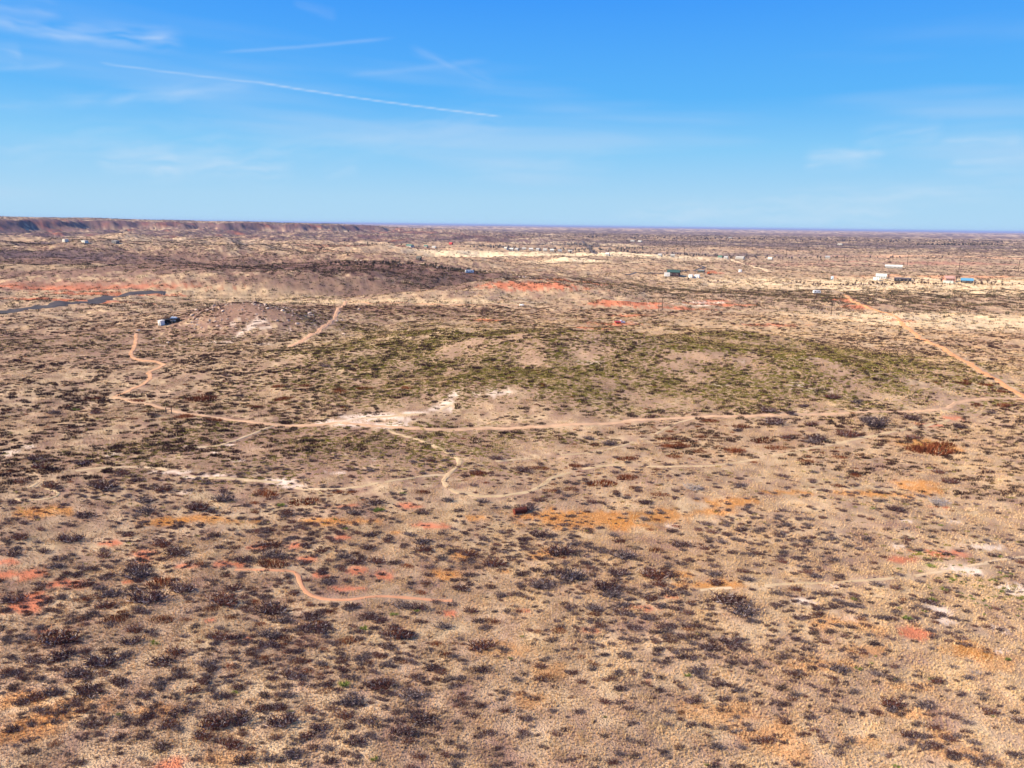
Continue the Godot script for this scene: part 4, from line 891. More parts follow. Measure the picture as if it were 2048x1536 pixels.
# spots: [x, z, width]; the 300 that show largest become plants of their own, the rest one mass each
func plant(called: String, category: String, group: String, look: String, stuff_label: String, spots: Array, protos: Array, m: Material, tall := 1.0) -> void:
	var shown := []
	var others := []
	for s in spots:
		if in_view(s[0], s[1]):
			shown.append(s)
		else:
			others.append(s)
	shown.sort_custom(func(a, b): return a[2] * a[2] / (a[0] * a[0] + a[1] * a[1]) > b[2] * b[2] / (b[0] * b[0] + b[1] * b[1]))
	var used := {}
	var said := {}
	for i in mini(300, shown.size()):
		var tail := "%s on %s" % [look, surroundings(shown[i][0], shown[i][1])]
		var full := bulk(shown[i][2]) + " " + tail
		if not said.has(full):
			said[full] = []
		said[full].append([shown[i][2], i, tail])
	var labels := {}
	for full in said:
		var same: Array = said[full]
		same.sort_custom(func(a, b): return a[0] > b[0])
		for k in same.size():
			var rank: String = bulk(same[k][0]) if same.size() == 1 or same.size() > 5 else [["wider", "narrower"], ["widest", "second-widest", "narrowest"], ["widest", "second-widest", "third-widest", "narrowest"], ["widest", "second-widest", "third-widest", "fourth-widest", "narrowest"]][same.size() - 2][k] + " " + bulk(same[k][0])
			labels[same[k][1]] = rank + " " + same[k][2]
	for i in mini(300, shown.size()):
		var s = shown[i]
		var k: int = i % protos.size()
		var o: Node3D
		if used.has(k):
			o = used[k].duplicate()
		else:
			o = Node3D.new()
			if protos[k] is Array:
				part("trunk", o, protos[k][0], m)
				part("crown", o, protos[k][1], m)
			else:
				o = MeshInstance3D.new()
				o.mesh = protos[k]
				o.material_override = m
			used[k] = o
		o.name = numbered(called)
		add_child(o)
		o.transform = standing(s[0], s[1], s[2], tall * rng.randf_range(0.8, 1.2), 0.02)
		o.basis = Basis(Vector3.UP, rng.randf_range(-0.35, 0.35) + (PI if rng.randf() < 0.5 else 0.0)) * Basis.from_scale(Vector3(s[2] * 1.08, s[2] * tall * rng.randf_range(0.65, 1.0), s[2] * 0.6))
		name_it(o, labels[i], category, group)
	others.append_array(shown.slice(300))
	for k in protos.size():
		var where := []
		var tint := []
		for i in range(k, others.size(), protos.size()):
			var s = others[i]
			var b := Basis(Vector3.UP, rng.randf_range(-0.45, 0.45) + (PI if rng.randf() < 0.5 else 0.0)) * Basis.from_scale(Vector3(s[2] * 1.15, s[2] * tall * rng.randf_range(0.7, 1.15), s[2] * 0.65))
			where.append(Transform3D(b, Vector3(s[0], height_at(s[0], s[1]) - 0.02, s[1])))
			tint.append(shade(Color(1, 1, 1), 0.25))
		if protos[k] is Array:
			scatter(called.get_slice("_", 0) + "_scrub", stuff_label, protos[k][1], m, where, tint)
		else:
			scatter(called.get_slice("_", 0) + "_scrub", stuff_label, protos[k], m, where, tint)

func triples(flat: Array) -> Array:
	var out := []
	for i in range(0, flat.size(), 3):
		out.append([flat[i], flat[i + 1], flat[i + 2]])
	return out

func grow(places: Array, near: float, far: float, share: float, small: float, large: float, base := 0.0) -> Array:
	# sown over each of the places, and thinly (base, per square metre) between them
	var out := []
	var edge := tan(deg_to_rad(58.0 if far < 200.0 else 43.0))
	var all := places.duplicate()
	for p in all + ([[null, 0.0, 0.0, base]] if base > 0.0 else []):
		var count: int
		if p[0] == null:
			count = int(base * share * (1.01 if far < 200.0 else 0.76) * (far * far - near * near))
		else:
			count = int(p[3] * share * PI * p[1] * p[2] * 1.3)
		for i in count:
			var q: Vector2
			if p[0] == null:
				q = somewhere(near, far)
			else:
				var a := rng.randf() * TAU
				var d := sqrt(rng.randf()) * 1.15
				if d > rng.randf_range(0.75, 1.15):
					continue
				q = p[0] + Vector2(cos(a) * p[1], sin(a) * p[2]) * d
			var r := q.length()
			if r < near or r >= far or absf(q.x) > -q.y * edge:
				continue
			var t := clampf(0.75 + n_patch.get_noise_2d(q.x * 0.9 + 300.0, q.y * 0.9) * 1.4, 0.08, 1.0)
			if rng.randf() < t and not on_track(q.x, q.y):
				out.append([q.x, q.y, small * pow(large / small, rng.randf() * 0.5 + rng.randf() * 0.5)])
	return out

func build_plants() -> void:
	var leafy := tinted()
	# dry grass
	for band in [[48.0, 130.0, 33000, 1.0, [8, 10, 0.19, 0.34], 0.95], [130.0, 240.0, 30000, 0.95, [8, 8, 0.2, 0.34], 1.25], [240.0, 480.0, 36000, 0.9, [9, 6, 0.2, 0.3], 2.0], [480.0, 1000.0, 36000, 0.6, [10, 5, 0.2, 0.24], 4.0]]:
		var kinds := [tussocks(band[4][0], band[4][1], band[4][2], band[4][3]), tussocks(band[4][0] - 2, band[4][1], band[4][2], band[4][3])]
		var where := [[], []]
		var tint := [[], []]
		for i in band[2]:
			var p := somewhere(band[0], band[1])
			var r := p.length()
			var g := ground(p.x, p.y, r)
			var lush: float = g[1] * clampf(0.95 + 0.6 * n_patch.get_noise_2d(p.x * 2.0, p.y * 2.0), 0.55, 1.0)
			if rng.randf() > lush * band[3] or on_track(p.x, p.y):
				continue
			var c: Color = (STRAW * 1.15).lerp(g[0] * 1.6, 0.85 if r > 400.0 else 0.5 if rng.randf() < 0.7 else 0.15)
			var k: int = i % 2
			where[k].append(standing(p.x, p.y, band[5] * rng.randf_range(0.8, 1.2), rng.randf_range(0.7, 1.25) / sqrt(band[5])))
			tint[k].append(shade(c, 0.34))
		for k in 2:
			scatter("grass", "dry tan tussock grass covering the plain", kinds[k], leafy, where[k], tint[k])
	# bare grey-purple mesquite
	var purple := Color(0.082, 0.042, 0.044)
	var protos := [mesquite(purple, 0.26, 30, 15), mesquite(purple * 0.85, 0.22, 32, 14), mesquite(Color(0.12, 0.048, 0.038), 0.24, 28, 15), mesquite(Color(0.095, 0.068, 0.075), 0.27, 28, 15)]
	var spots := triples(DARK_SPOTS)
	spots.append_array(grow(DARK_PLACES, 50, 170, 1.4, 0.55, 2.7, 0.16))
	plant("mesquite_shrub", "shrub", "bare mesquite shrubs scattered over the plain", "bare purple-grey shrub", "bare purple-grey mesquite scrub beyond the nearer bushes", spots, protos, leafy, 1.0)
	# rust-red low shrubs
	var rust := Color(0.14, 0.034, 0.016)
	var rusty := [mound(rust, Color(0.25, 0.09, 0.045), 0.24, 240, 0.065), mound(rust * 0.8, rust * 1.3, 0.2, 240, 0.065), mound(rust, Color(0.12, 0.05, 0.035), 0.28, 240, 0.06)]
	spots = triples(RUST_SPOTS)
	spots.append_array(grow(RUST_PLACES, 55, 420, 2.0, 0.6, 2.6, 0.004))
	plant("rust_shrub", "shrub", "rust-red low shrubs", "rust-red mounded shrub", "rust-red low scrub beyond the nearer bushes", spots, rusty, leafy, 1.0)
	# pale grey dead brush
	var ghost := Color(0.3, 0.27, 0.27)
	plant("dead_brush", "shrub", "pale grey dead brush", "silver-grey dead brush", "pale dead brush", triples(PALE_SPOTS), [mesquite(ghost, 0.3, 16, 9)], leafy)
	# yuccas
	var green := Color(0.17, 0.21, 0.045)
	var yuccas := [yucca_leaves(4, 46, green, Color(0.36, 0.38, 0.12)), yucca_leaves(3, 50, green * 0.8, Color(0.27, 0.3, 0.08)), yucca_leaves(5, 40, Color(0.08, 0.11, 0.03), Color(0.25, 0.3, 0.09))]
	spots = triples(YUCCA_SPOTS)
	spots.append_array(grow([GREEN_PLACES[7], GREEN_PLACES[8]], 70, 140, 0.9, 0.6, 1.3))
	plant("yucca", "yucca", "green yuccas dotted over the plain", "green spiky yucca clump", "green yuccas further off", spots, yuccas, leafy, 1.0)
	# yellow-green low bushes of the middle slopes
	var olive := Color(0.2, 0.185, 0.033)
	var snake := [mound(olive, Color(0.28, 0.25, 0.05), 0.5, 34, 0.17), mound(Color(0.1, 0.115, 0.03), olive, 0.45, 34, 0.17), mound(Color(0.2, 0.16, 0.05), Color(0.28, 0.23, 0.08), 0.45, 30, 0.17)]
	spots = grow(GREEN_PLACES, 125, 1100, 4.5, 0.6, 1.6, 0.01)
	spots.append_array(grow(GREEN_PLACES, 150, 460, 1.2, 0.4, 1.1, 0.1))
	plant("low_bush", "bush", "yellow-green low bushes on the slopes", "low yellow-green bush", "yellow-green low bushes dotting the slopes", spots, snake, leafy, 0.8)
	# far scrub
	var far_kinds := [far_bush(Color(0.05, 0.034, 0.036), 0.5), far_bush(Color(0.07, 0.04, 0.035), 0.45), far_bush(Color(0.07, 0.065, 0.035), 0.5)]
	var clumps := [mound(purple * 0.6, purple * 0.9, 0.36, 90, 0.13), mound(Color(0.06, 0.03, 0.027), purple * 0.7, 0.32, 90, 0.13), mound(Color(0.05, 0.042, 0.035), purple * 0.7, 0.38, 90, 0.13)]
	spots = grow(DARK_PLACES, 170, 480, 1.5, 0.7, 3.0, 0.14)
	for k in 3:
		var where := []
		var tint := []
		for i in range(k, spots.size(), 3):
			var w: float = spots[i][2]
			var b := Basis(Vector3.UP, rng.randf_range(-0.5, 0.5)) * Basis.from_scale(Vector3(w * 1.2, w * rng.randf_range(0.7, 1.2), w * 0.7))
			where.append(Transform3D(b, Vector3(spots[i][0], height_at(spots[i][0], spots[i][1]) - 0.03, spots[i][1])))
			tint.append(shade(Color(1, 1, 1), 0.3))
		scatter("mesquite_scrub", "low purple-brown scrub dotting the middle of the plain", clumps[k], leafy, where, tint)
	spots = grow(DARK_PLACES, 480, 1300, 1.1, 1.2, 4.2, 0.055)
	spots.append_array(grow(DARK_PLACES, 1300, 3800, 1.0, 2.5, 6.0, 0.009))
	spots.append_array(grow([], 3800, 5600, 1.0, 4.0, 9.0, 0.003))
	for k in 3:
		var where := []
		var tint := []
		for i in range(k, spots.size(), 3):
			where.append(standing(spots[i][0], spots[i][1], spots[i][2], rng.randf_range(0.7, 1.2), 0.05))
			tint.append(shade(Color(1, 1, 1), 0.3))
		scatter("far_scrub", "dark scrub on the far plain and hills", far_kinds[k], leafy, where, tint)
	# stones on the rocky knolls
	var stones := [rock(), rock()]
	for q in [[Vector2(-136.2, -372.8), 45.0, 36.0, 700, 0.5, 3.0], [Vector2(-156.3, -401.3), 30.0, 40.0, 160, 0.4, 2.0], [Vector2(97.1, -302.6), 22.0, 9.0, 70, 0.3, 1.2], [Vector2(-18.2, -219.6), 12.0, 6.0, 60, 0.3, 1.0], [Vector2(-4.0, -230.8), 18.0, 6.0, 60, 0.3, 1.0], [Vector2(30.0, -266.1), 40.0, 14.0, 90, 0.3, 1.0], [Vector2(109.6, -253.3), 26.0, 9.0, 70, 0.3, 1.0], [Vector2(34.9, -674.6), 70.0, 26.0, 200, 0.6, 3.0], [Vector2(-36.0, -527.6), 60.0, 20.0, 120, 0.4, 2.0], [Vector2(-133.0, -707.6), 150.0, 50.0, 260, 0.6, 3.2]]:
		for k in 2:
			var where := []
			var tint := []
			for i in q[3] / 2:
				var x: float = q[0].x + rng.randfn() * q[1] * 0.5
				var z: float = q[0].y + rng.randfn() * q[2] * 0.5
				var w: float = q[4] * pow(q[5] / q[4], rng.randf() * rng.randf())
				where.append(standing(x, z, w, rng.randf_range(0.6, 1.1), 0.1))
				tint.append(shade(PINK.lerp(WHITE, rng.randf() * 0.9), 0.2))
			scatter("rubble", "pinkish and pale loose rock strewn over the knolls", stones[k], leafy, where, tint)

# ---- things people left --------------------------------------------------------
func window_on(of: Node3D, x: float, y: float, z: float, w: float, h: float, turn := 0.0) -> void:
	var f := part("window", of, box(w + 0.16, h + 0.16, 0.08), matte(Color(0.7, 0.68, 0.64)), Vector3(x, y, z), Vector3(0, turn, 0))
	part("pane", f, box(w, h, 0.03), matte(Color(0.03, 0.04, 0.05), 0.15, 0.0, 0.6), Vector3(0, 0, 0.045))

func house(called: String, label: String, category: String, at: Vector2, turn: float, size: Vector3, wall: Color, roof: Color, pitch: float, group := "") -> Node3D:
	var o := thing(called, label, category, at.x, at.y, turn, group, 0.15)
	part("wall", o, box(size.x, size.y, size.z), matte(wall), Vector3(0, size.y / 2, 0))
	var g := matte(roof, 0.55, 0.0, 0.5)
	part("gable", o, gable(size.z - 0.02, pitch - 0.1, size.x - 0.02), matte(wall), Vector3(0, size.y + pitch / 2 - 0.05, 0), Vector3(0, PI / 2, 0))
	var slope := sqrt(pow(size.z / 2, 2) + pitch * pitch)
	for s in [-1.0, 1.0]:
		part("roof", o, box(size.x + 0.8, 0.12, slope + 0.5), g, Vector3(0, size.y + pitch / 2 + 0.02, s * (size.z / 4 + 0.12)), Vector3(s * atan2(pitch, size.z / 2), 0, 0))
	part("door", o, box(1.0, 2.0, 0.1), matte(Color(0.12, 0.09, 0.08)), Vector3(size.x * 0.08, 1.15, size.z / 2 + 0.03))
	for k in [-0.34, -0.16, 0.3]:
		window_on(o, size.x * k, size.y * 0.58, size.z / 2 + 0.03, minf(1.3, size.x * 0.1), minf(1.1, size.y * 0.35))
	return o

func shed(called: String, label: String, category: String, at: Vector2, turn: float, size: Vector3, wall: Color, roof: Color, group := "") -> Node3D:
	var o := thing(called, label, category, at.x, at.y, turn, group, 0.1)
	part("wall", o, box(size.x, size.y, size.z), matte(wall), Vector3(0, size.y / 2, 0))
	part("roof", o, box(size.x + 0.4, 0.14, size.z + 0.4), matte(roof, 0.6), Vector3(0, size.y + 0.09, 0), Vector3(0.04, 0, 0))
	part("door", o, box(minf(1.1, size.x * 0.3), minf(2.1, size.y * 0.8), 0.08), matte(wall * 0.5), Vector3(size.x * 0.2, minf(1.1, size.y * 0.42), size.z / 2 + 0.03))
	return o

func wheels(o: Node3D, xs: Array, half: float, radius: float) -> void:
	for x in xs:
		for s in [-1.0, 1.0]:
			var w := part("wheel", o, round_bar(radius, radius, 0.26, 18), matte(Color(0.02, 0.02, 0.02)), Vector3(x, radius, s * half), Vector3(PI / 2, 0, 0))
			part("rim", w, round_bar(radius * 0.55, radius * 0.55, 0.28, 14), matte(Color(0.5, 0.5, 0.5), 0.4, 0.6))

func side_body(points: PackedVector2Array, deep: float) -> ArrayMesh:
	# a side view in x and y, given thickness, edges drawn in a little at both sides
	var s := Shape.new()
	var inner := Geometry2D.offset_polygon(points, -0.06)
	var rim: PackedVector2Array = points
	var n := rim.size()
	var white := Color(1, 1, 1)
	var ids := Geometry2D.triangulate_polygon(rim)
	for e in [-1.0, 1.0]:
		for i in range(0, ids.size(), 3):
			var a := Vector3(rim[ids[i]].x, rim[ids[i]].y, e * deep / 2)
			var b := Vector3(rim[ids[i + 1]].x, rim[ids[i + 1]].y, e * deep / 2)
			var d := Vector3(rim[ids[i + 2]].x, rim[ids[i + 2]].y, e * deep / 2)
			if ((d - a).cross(b - a)).z * e > 0.0:
				s.tri(a, b, d, white)
			else:
				s.tri(a, d, b, white)
	var mid := Vector3.ZERO
	for p in rim:
		mid += Vector3(p.x, p.y, 0) / n
	for i in n:
		var p := rim[i]
		var q := rim[(i + 1) % n]
		var a := Vector3(p.x, p.y, -deep / 2)
		var b := Vector3(q.x, q.y, -deep / 2)
		var c := Vector3(q.x, q.y, deep / 2)
		var d := Vector3(p.x, p.y, deep / 2)
		if (c - a).cross(b - a).dot((a + c) / 2 - mid) > 0.0:
			s.tri(a, b, c, white)
			s.tri(a, c, d, white)
		else:
			s.tri(a, c, b, white)
			s.tri(a, d, c, white)
	return s.mesh()

func trailer(called: String, label: String, category: String, at: Vector2, turn: float, long: float, tall: float, paint: Color, group := "") -> Node3D:
	var o := thing(called, label, category, at.x, at.y, turn, group)
	var h := long / 2
	part("body", o, side_body(PackedVector2Array([Vector2(-h, 0.55), Vector2(h - 0.5, 0.5), Vector2(h, 0.9), Vector2(h, tall - 0.7), Vector2(h - 0.4, tall - 0.1), Vector2(h - 0.9, tall), Vector2(-h + 0.5, tall), Vector2(-h, tall - 0.35)]), 2.4), matte(paint, 0.45), Vector3.ZERO)
	for k in [-0.28, 0.24]:
		window_on(o, long * k, tall * 0.64, 1.2, 1.2, 0.6)
	part("door", o, box(0.8, 1.75, 0.06), matte(paint * 0.8), Vector3(0, 1.5, 1.22))
	part("roof_vent", o, box(0.7, 0.25, 0.7), matte(paint * 0.9), Vector3(-0.6, tall + 0.12, 0))
	part("tow_bar", o, box(1.2, 0.12, 0.3), matte(Color(0.05, 0.05, 0.05)), Vector3(h + 0.5, 0.5, 0))
	wheels(o, [-0.5, 0.5], 1.1, 0.36)
	return o

func pole(label: String, at: Vector2, tall: float, turn: float, arm := true, group := "wooden utility poles") -> void:
	var o := thing("utility_pole", label, "utility pole", at.x, at.y, turn, group, 0.3)
	var wood := matte(Color(0.07, 0.045, 0.035))
	part("mast", o, round_bar(tall * 0.024, tall * 0.016, tall, 10), wood, Vector3(0, tall / 2, 0))
	if arm:
		part("crossarm", o, box(2.4, 0.16, 0.14), wood, Vector3(0, tall - 0.7, 0.16))
		for x in [-1.1, 0.0, 1.1]:
			part("insulator", o, round_bar(0.07, 0.05, 0.25, 8), matte(Color(0.3, 0.3, 0.3), 0.3), Vector3(x, (tall + 0.12) if x == 0.0 else tall - 0.5, 0.16 if x != 0.0 else 0.0))

func bare_tree(label: String, at: Vector2, size: float, tone: Color, group := "") -> void:
	var o := thing("bare_tree", label, "tree", at.x, at.y, rng.randf() * TAU, group, 0.1)
	var m := tinted()
	var trunk := Shape.new()
	trunk.stick(Vector3(0, -0.2, 0), Vector3(0.1, size * 0.4, 0), size * 0.05, size * 0.03, tone * 0.7)
	var crown := Shape.new()
	for i in 22:
		var d := up_and_out(rng.randf() * TAU, rng.randf_range(0.1, 1.25))
		var to := Vector3(0.1, size * 0.36, 0) + d * size * rng.randf_range(0.35, 0.62)
		trunk.stick(Vector3(0.05, size * rng.randf_range(0.15, 0.38), 0), to, size * 0.016, size * 0.005, shade(tone, 0.3))
		for k in 22:
			var f := Vector3(0.1, size * 0.36, 0).lerp(to, rng.randf_range(0.45, 1.0))
			var e := (d + Vector3(rng.randfn(), rng.randfn(), rng.randfn()) * 0.6).normalized()
			crown.blade(f, f + e * size * rng.randf_range(0.1, 0.22), size * 0.02, shade(tone, 0.4), Vector3(rng.randfn(), rng.randfn(), rng.randfn()))
	part("trunk", o, trunk.mesh(), m)
	part("crown", o, crown.mesh(), m)

func pickup(label: String, at: Vector2, turn: float, paint: Color, cab: Color) -> Node3D:
	var o := thing("pickup_truck", label, "truck", at.x, at.y, turn)
	part("bed", o, side_body(PackedVector2Array([Vector2(-3.0, 0.55), Vector2(0.4, 0.5), Vector2(0.4, 1.35), Vector2(-3.0, 1.35)]), 1.95), matte(paint, 0.35, 0.0, 0.5))
	part("cab", o, side_body(PackedVector2Array([Vector2(0.4, 0.5), Vector2(2.9, 0.5), Vector2(2.9, 1.05), Vector2(2.75, 1.2), Vector2(1.7, 1.3), Vector2(1.1, 1.95), Vector2(0.5, 1.98), Vector2(0.4, 1.9)]), 1.9), matte(cab, 0.35, 0.0, 0.5))
	for s in [-1.0, 1.0]:
		part("window", o, box(0.8, 0.45, 0.03), matte(Color(0.03, 0.04, 0.05), 0.15), Vector3(0.85, 1.6, s * 0.955))
		part("headlight", o, box(0.05, 0.18, 0.35), matte(Color(0.8, 0.8, 0.8), 0.2), Vector3(2.91, 0.9, s * 0.68))
	part("bumper", o, box(0.14, 0.2, 1.9), matte(Color(0.4, 0.4, 0.4), 0.4, 0.6), Vector3(2.97, 0.55, 0))
	wheels(o, [-1.9, 1.9], 0.9, 0.4)
	return o

func build_things() -> void:
	var at: Vector2
	# the rusted tank in the orange grass
	at = Vector2(1.9, -129.6)
	var tank := thing("rusted_tank", "rust-brown steel tank lying on its side above the orange grass", "tank", at.x, at.y, 0.42, "", 0.05)
	var rusty := matte(Color(0.08, 0.022, 0.016), 0.8)
	part("shell", tank, round_bar(0.62, 0.62, 2.5, 24), rusty, Vector3(0, 0.6, 0), Vector3(0, 0, PI / 2))
	for x in [-1.25, -0.4, 0.4, 1.25]:
		part("hoop", tank, round_bar(0.66, 0.66, 0.07, 24), matte(Color(0.11, 0.03, 0.02), 0.8), Vector3(x, 0.6, 0), Vector3(0, 0, PI / 2))
	part("end_plate", tank, round_bar(0.56, 0.56, 0.05, 24), matte(Color(0.15, 0.035, 0.022), 0.8), Vector3(-1.275, 0.6, 0), Vector3(0, 0, PI / 2))
	# the gate posts on the left road
	at = Vector2(-99.7, -197.8)
	var gate := thing("gate_frame", "dark wooden gate posts with a cross rail beside the left dirt road", "gate", at.x, at.y, 0.15)
	var wood := matte(Color(0.05, 0.035, 0.03))
	for x in [-0.75, 0.75]:
		part("post", gate, round_bar(0.11, 0.1, 1.9, 10), wood, Vector3(x, 0.9, 0))
	part("rail", gate, box(1.9, 0.14, 0.1), wood, Vector3(0, 1.15, 0.12))
	# the camp beside the rocky knoll
	shed("white_shed", "small white box shed at the left end of the camp below the knoll", "shed", Vector2(-179.8, -357.9), -0.5, Vector3(2.0, 2.4, 2.4), Color(0.8, 0.8, 0.8), Color(0.7, 0.7, 0.7))
	at = Vector2(-177.6, -360.9)
	var lean := thing("dark_shelter", "long dark open-sided shelter between the two white sheds of the camp", "shelter", at.x, at.y, 0.3)
	var tar := matte(Color(0.015, 0.013, 0.018))
	part("back_wall", lean, box(5.0, 2.1, 0.12), tar, Vector3(0, 1.05, -1.3))
	part("roof", lean, box(5.3, 0.12, 3.0), tar, Vector3(0, 2.2, 0), Vector3(0.12, 0, 0))
	part("side_wall", lean, box(0.12, 2.0, 2.5), tar, Vector3(-2.5, 1.0, 0))
	for x in [-0.8, 0.9, 2.5]:
		part("post", lean, box(0.12, 2.0, 0.12), tar, Vector3(x, 1.0, 1.25))
	trailer("camper", "small white camper trailer in the middle of the camp", "trailer", Vector2(-175.7, -363.0), 0.3, 3.2, 2.6, Color(0.8, 0.82, 0.84))
	at = Vector2(-172.9, -361.5)
	var cistern := thing("water_tank", "round black water tank at the right end of the camp", "tank", at.x, at.y)
	part("shell", cistern, round_bar(1.1, 1.1, 1.7, 24), matte(Color(0.012, 0.014, 0.018), 0.4), Vector3(0, 0.85, 0))
	part("dome", cistern, round_bar(1.1, 0.4, 0.35, 24), matte(Color(0.014, 0.016, 0.02), 0.4), Vector3(0, 1.87, 0))
	part("lid", cistern, round_bar(0.3, 0.3, 0.12, 16), matte(Color(0.03, 0.03, 0.03), 0.4), Vector3(0, 2.1, 0))
	at = Vector2(-183.4, -356.4)
	var pen := thing("rail_pen", "dark timber rail pen left of the white camp shed", "fence", at.x, at.y, 0.12)
	for i in 5:
		part("post", pen, box(0.16, 1.5, 0.16), wood, Vector3(-3.6 + i * 1.8, 0.72, 0))
	for y in [0.7, 1.3]:
		part("rail", pen, box(7.4, 0.14, 0.08), wood, Vector3(0, y, 0.13))
	# truck on the red pad
	pickup("small red pickup with a pale front, parked on red dirt of the middle slope", Vector2(62.0, -405.7), 0.12, Color(0.5, 0.02, 0.02), Color(0.55, 0.6, 0.75))
	# white trailers and sheds across the flat
	trailer("camper", "white camper trailer alone on the flat above the orange road", "trailer", Vector2(271.8, -634.5), 0.05, 6.4, 2.9, Color(0.8, 0.8, 0.8))
	trailer("camper", "white trailer at the dark creek bed below the straw field", "trailer", Vector2(-41.3, -667.8), 0.2, 8.0, 2.8, Color(0.8, 0.82, 0.84))
	at = Vector2(5.9, -490.1)
	var heap := thing("white_tarp", "small pale tarp-covered heap near the far orange road", "tarp", at.x, at.y)
	part("cover", heap, rock(), matte(Color(0.78, 0.76, 0.74)), Vector3.ZERO)
	heap.scale = Vector3(4.5, 2.6, 3.0)
	shed("white_shed", "white cube shed, first right of the green-roofed building", "shed", Vector2(201.5, -809.3), -0.5, Vector3(4.0, 3.2, 4.0), Color(0.8, 0.8, 0.8), Color(0.75, 0.75, 0.75))
	shed("white_shed", "white shed with a wider front, second right of the green-roofed building", "shed", Vector2(209.5, -811.7), -0.5, Vector3(5.4, 3.2, 4.0), Color(0.8, 0.8, 0.8), Color(0.75, 0.75, 0.75))
	shed("dark_shed", "low dark shed beside the bend of the paved road", "shed", Vector2(229.7, -872.8), -0.5, Vector3(8.0, 2.8, 5.0), Color(0.07, 0.08, 0.08), Color(0.25, 0.3, 0.32))
	shed("white_shed", "tiny white shed below the pale broad strip", "shed", Vector2(287.1, -903.3), -0.5, Vector3(3.4, 3.0, 3.4), Color(0.75, 0.75, 0.8), Color(0.7, 0.7, 0.7))
	shed("pale_blue_shed", "small pale blue shed on the long dark hedge line", "shed", Vector2(372.9, -832.4), -0.5, Vector3(2.6, 3.6, 2.6), Color(0.45, 0.6, 0.75), Color(0.6, 0.7, 0.8))
	house("gabled_house", "building with a bright white end wall and dark green roof", "building", Vector2(184.5, -820.4), -0.35, Vector3(14.0, 4.6, 9.0), Color(0.05, 0.03, 0.035), Color(0.03, 0.075, 0.065), 2.6)
	at = Vector2(175.7, -814.0)
	var front := thing("white_container", "white container standing against the green-roofed building", "container", at.x, at.y, -0.1)
	part("shell", front, box(6.0, 4.4, 3.0), matte(Color(0.8, 0.8, 0.78)), Vector3(0, 2.3, 0))
	part("door", front, box(2.2, 3.4, 0.06), matte(Color(0.66, 0.66, 0.64)), Vector3(0.9, 2.0, 1.52))
	for x in [-2.9, 2.9]:
		part("corner_post", front, box(0.24, 4.5, 0.24), matte(Color(0.5, 0.5, 0.5)), Vector3(x, 2.25, 1.45))
	at = Vector2(232.6, -847.1)
	var digger := thing("orange_loader", "small orange loader on bare dirt right of the dark shed", "loader", at.x, at.y, 0.1)
	part("body", digger, side_body(PackedVector2Array([Vector2(-2.2, 0.7), Vector2(1.6, 0.7), Vector2(1.6, 1.6), Vector2(0.2, 1.7), Vector2(0.2, 2.9), Vector2(-1.2, 2.9), Vector2(-1.3, 1.8), Vector2(-2.2, 1.7)]), 1.9), matte(Color(0.6, 0.12, 0.03), 0.5))
	part("bucket", digger, side_body(PackedVector2Array([Vector2(2.0, 0.2), Vector2(3.0, 0.2), Vector2(2.7, 0.5), Vector2(2.3, 1.3), Vector2(2.0, 1.2)]), 2.2), matte(Color(0.2, 0.06, 0.03), 0.6))
	part("arm", digger, box(1.6, 0.2, 0.3), matte(Color(0.5, 0.1, 0.03), 0.5), Vector3(1.6, 1.2, 0.6))
	wheels(digger, [-1.3, 1.0], 0.95, 0.62)
	# homestead at the right
	house("gabled_house", "pale grey house with a teal-white roof, leftmost of the right homestead", "house", Vector2(435.9, -843.9), -0.5, Vector3(11.0, 3.0, 7.5), Color(0.5, 0.52, 0.54), Color(0.5, 0.6, 0.6), 2.6)
	shed("white_shed", "white lean-to beside the teal-roofed house", "shed", Vector2(414.6, -813.2), -0.5, Vector3(6.0, 2.8, 5.0), Color(0.75, 0.76, 0.78), Color(0.7, 0.75, 0.75))
	house("long_barn", "long low black-fronted barn with a pale end in the homestead", "barn", Vector2(445.3, -813.8), -0.5, Vector3(17.0, 3.0, 8.0), Color(0.02, 0.02, 0.03), Color(0.1, 0.08, 0.08), 0.9)
	house("long_barn", "long pale-roofed barn standing behind the homestead", "barn", Vector2(550.1, -1033.6), -0.5, Vector3(22.0, 2.6, 9.0), Color(0.3, 0.3, 0.3), Color(0.6, 0.6, 0.57), 2.0)
	house("gabled_house", "brick-red house half hidden by bare trees in the homestead", "house", Vector2(480.2, -785.0), -0.1, Vector3(10.0, 3.2, 8.0), Color(0.5, 0.24, 0.18), Color(0.5, 0.3, 0.25), 2.6)
	shed("white_shed", "low pale green shed in front of the brick-red house", "shed", Vector2(466.6, -763.1), -0.5, Vector3(9.0, 2.2, 4.0), Color(0.5, 0.6, 0.55), Color(0.6, 0.68, 0.62))
	house("gabled_house", "dark house with a bright blue metal roof, rightmost of the homestead", "house", Vector2(491.6, -771.1), -0.5, Vector3(11.0, 3.0, 7.0), Color(0.04, 0.035, 0.04), Color(0.09, 0.27, 0.45), 2.2)
	for q in [[1962, 566, 8.0], [1975, 566, 6.5], [1950, 568, 6.0], [1988, 568, 5.0], [1830, 564, 6.0], [1843, 564, 5.0], [1855, 565, 5.0], [1882, 562, 7.0], [1910, 562, 7.5], [1918, 556, 6.5], [1776, 558, 6.0], [1998, 567, 4.0]]:
		pass
	var yard := [Vector2(514.3, -781.6), Vector2(522.6, -783.4), Vector2(484.9, -746.4), Vector2(522.9, -771.4), Vector2(447.1, -793.3), Vector2(453.3, -789.4), Vector2(454.4, -778.9), Vector2(464.6, -772.4), Vector2(485.4, -779.8), Vector2(518.9, -828.8), Vector2(440.6, -835.9), Vector2(530.2, -772.0)]
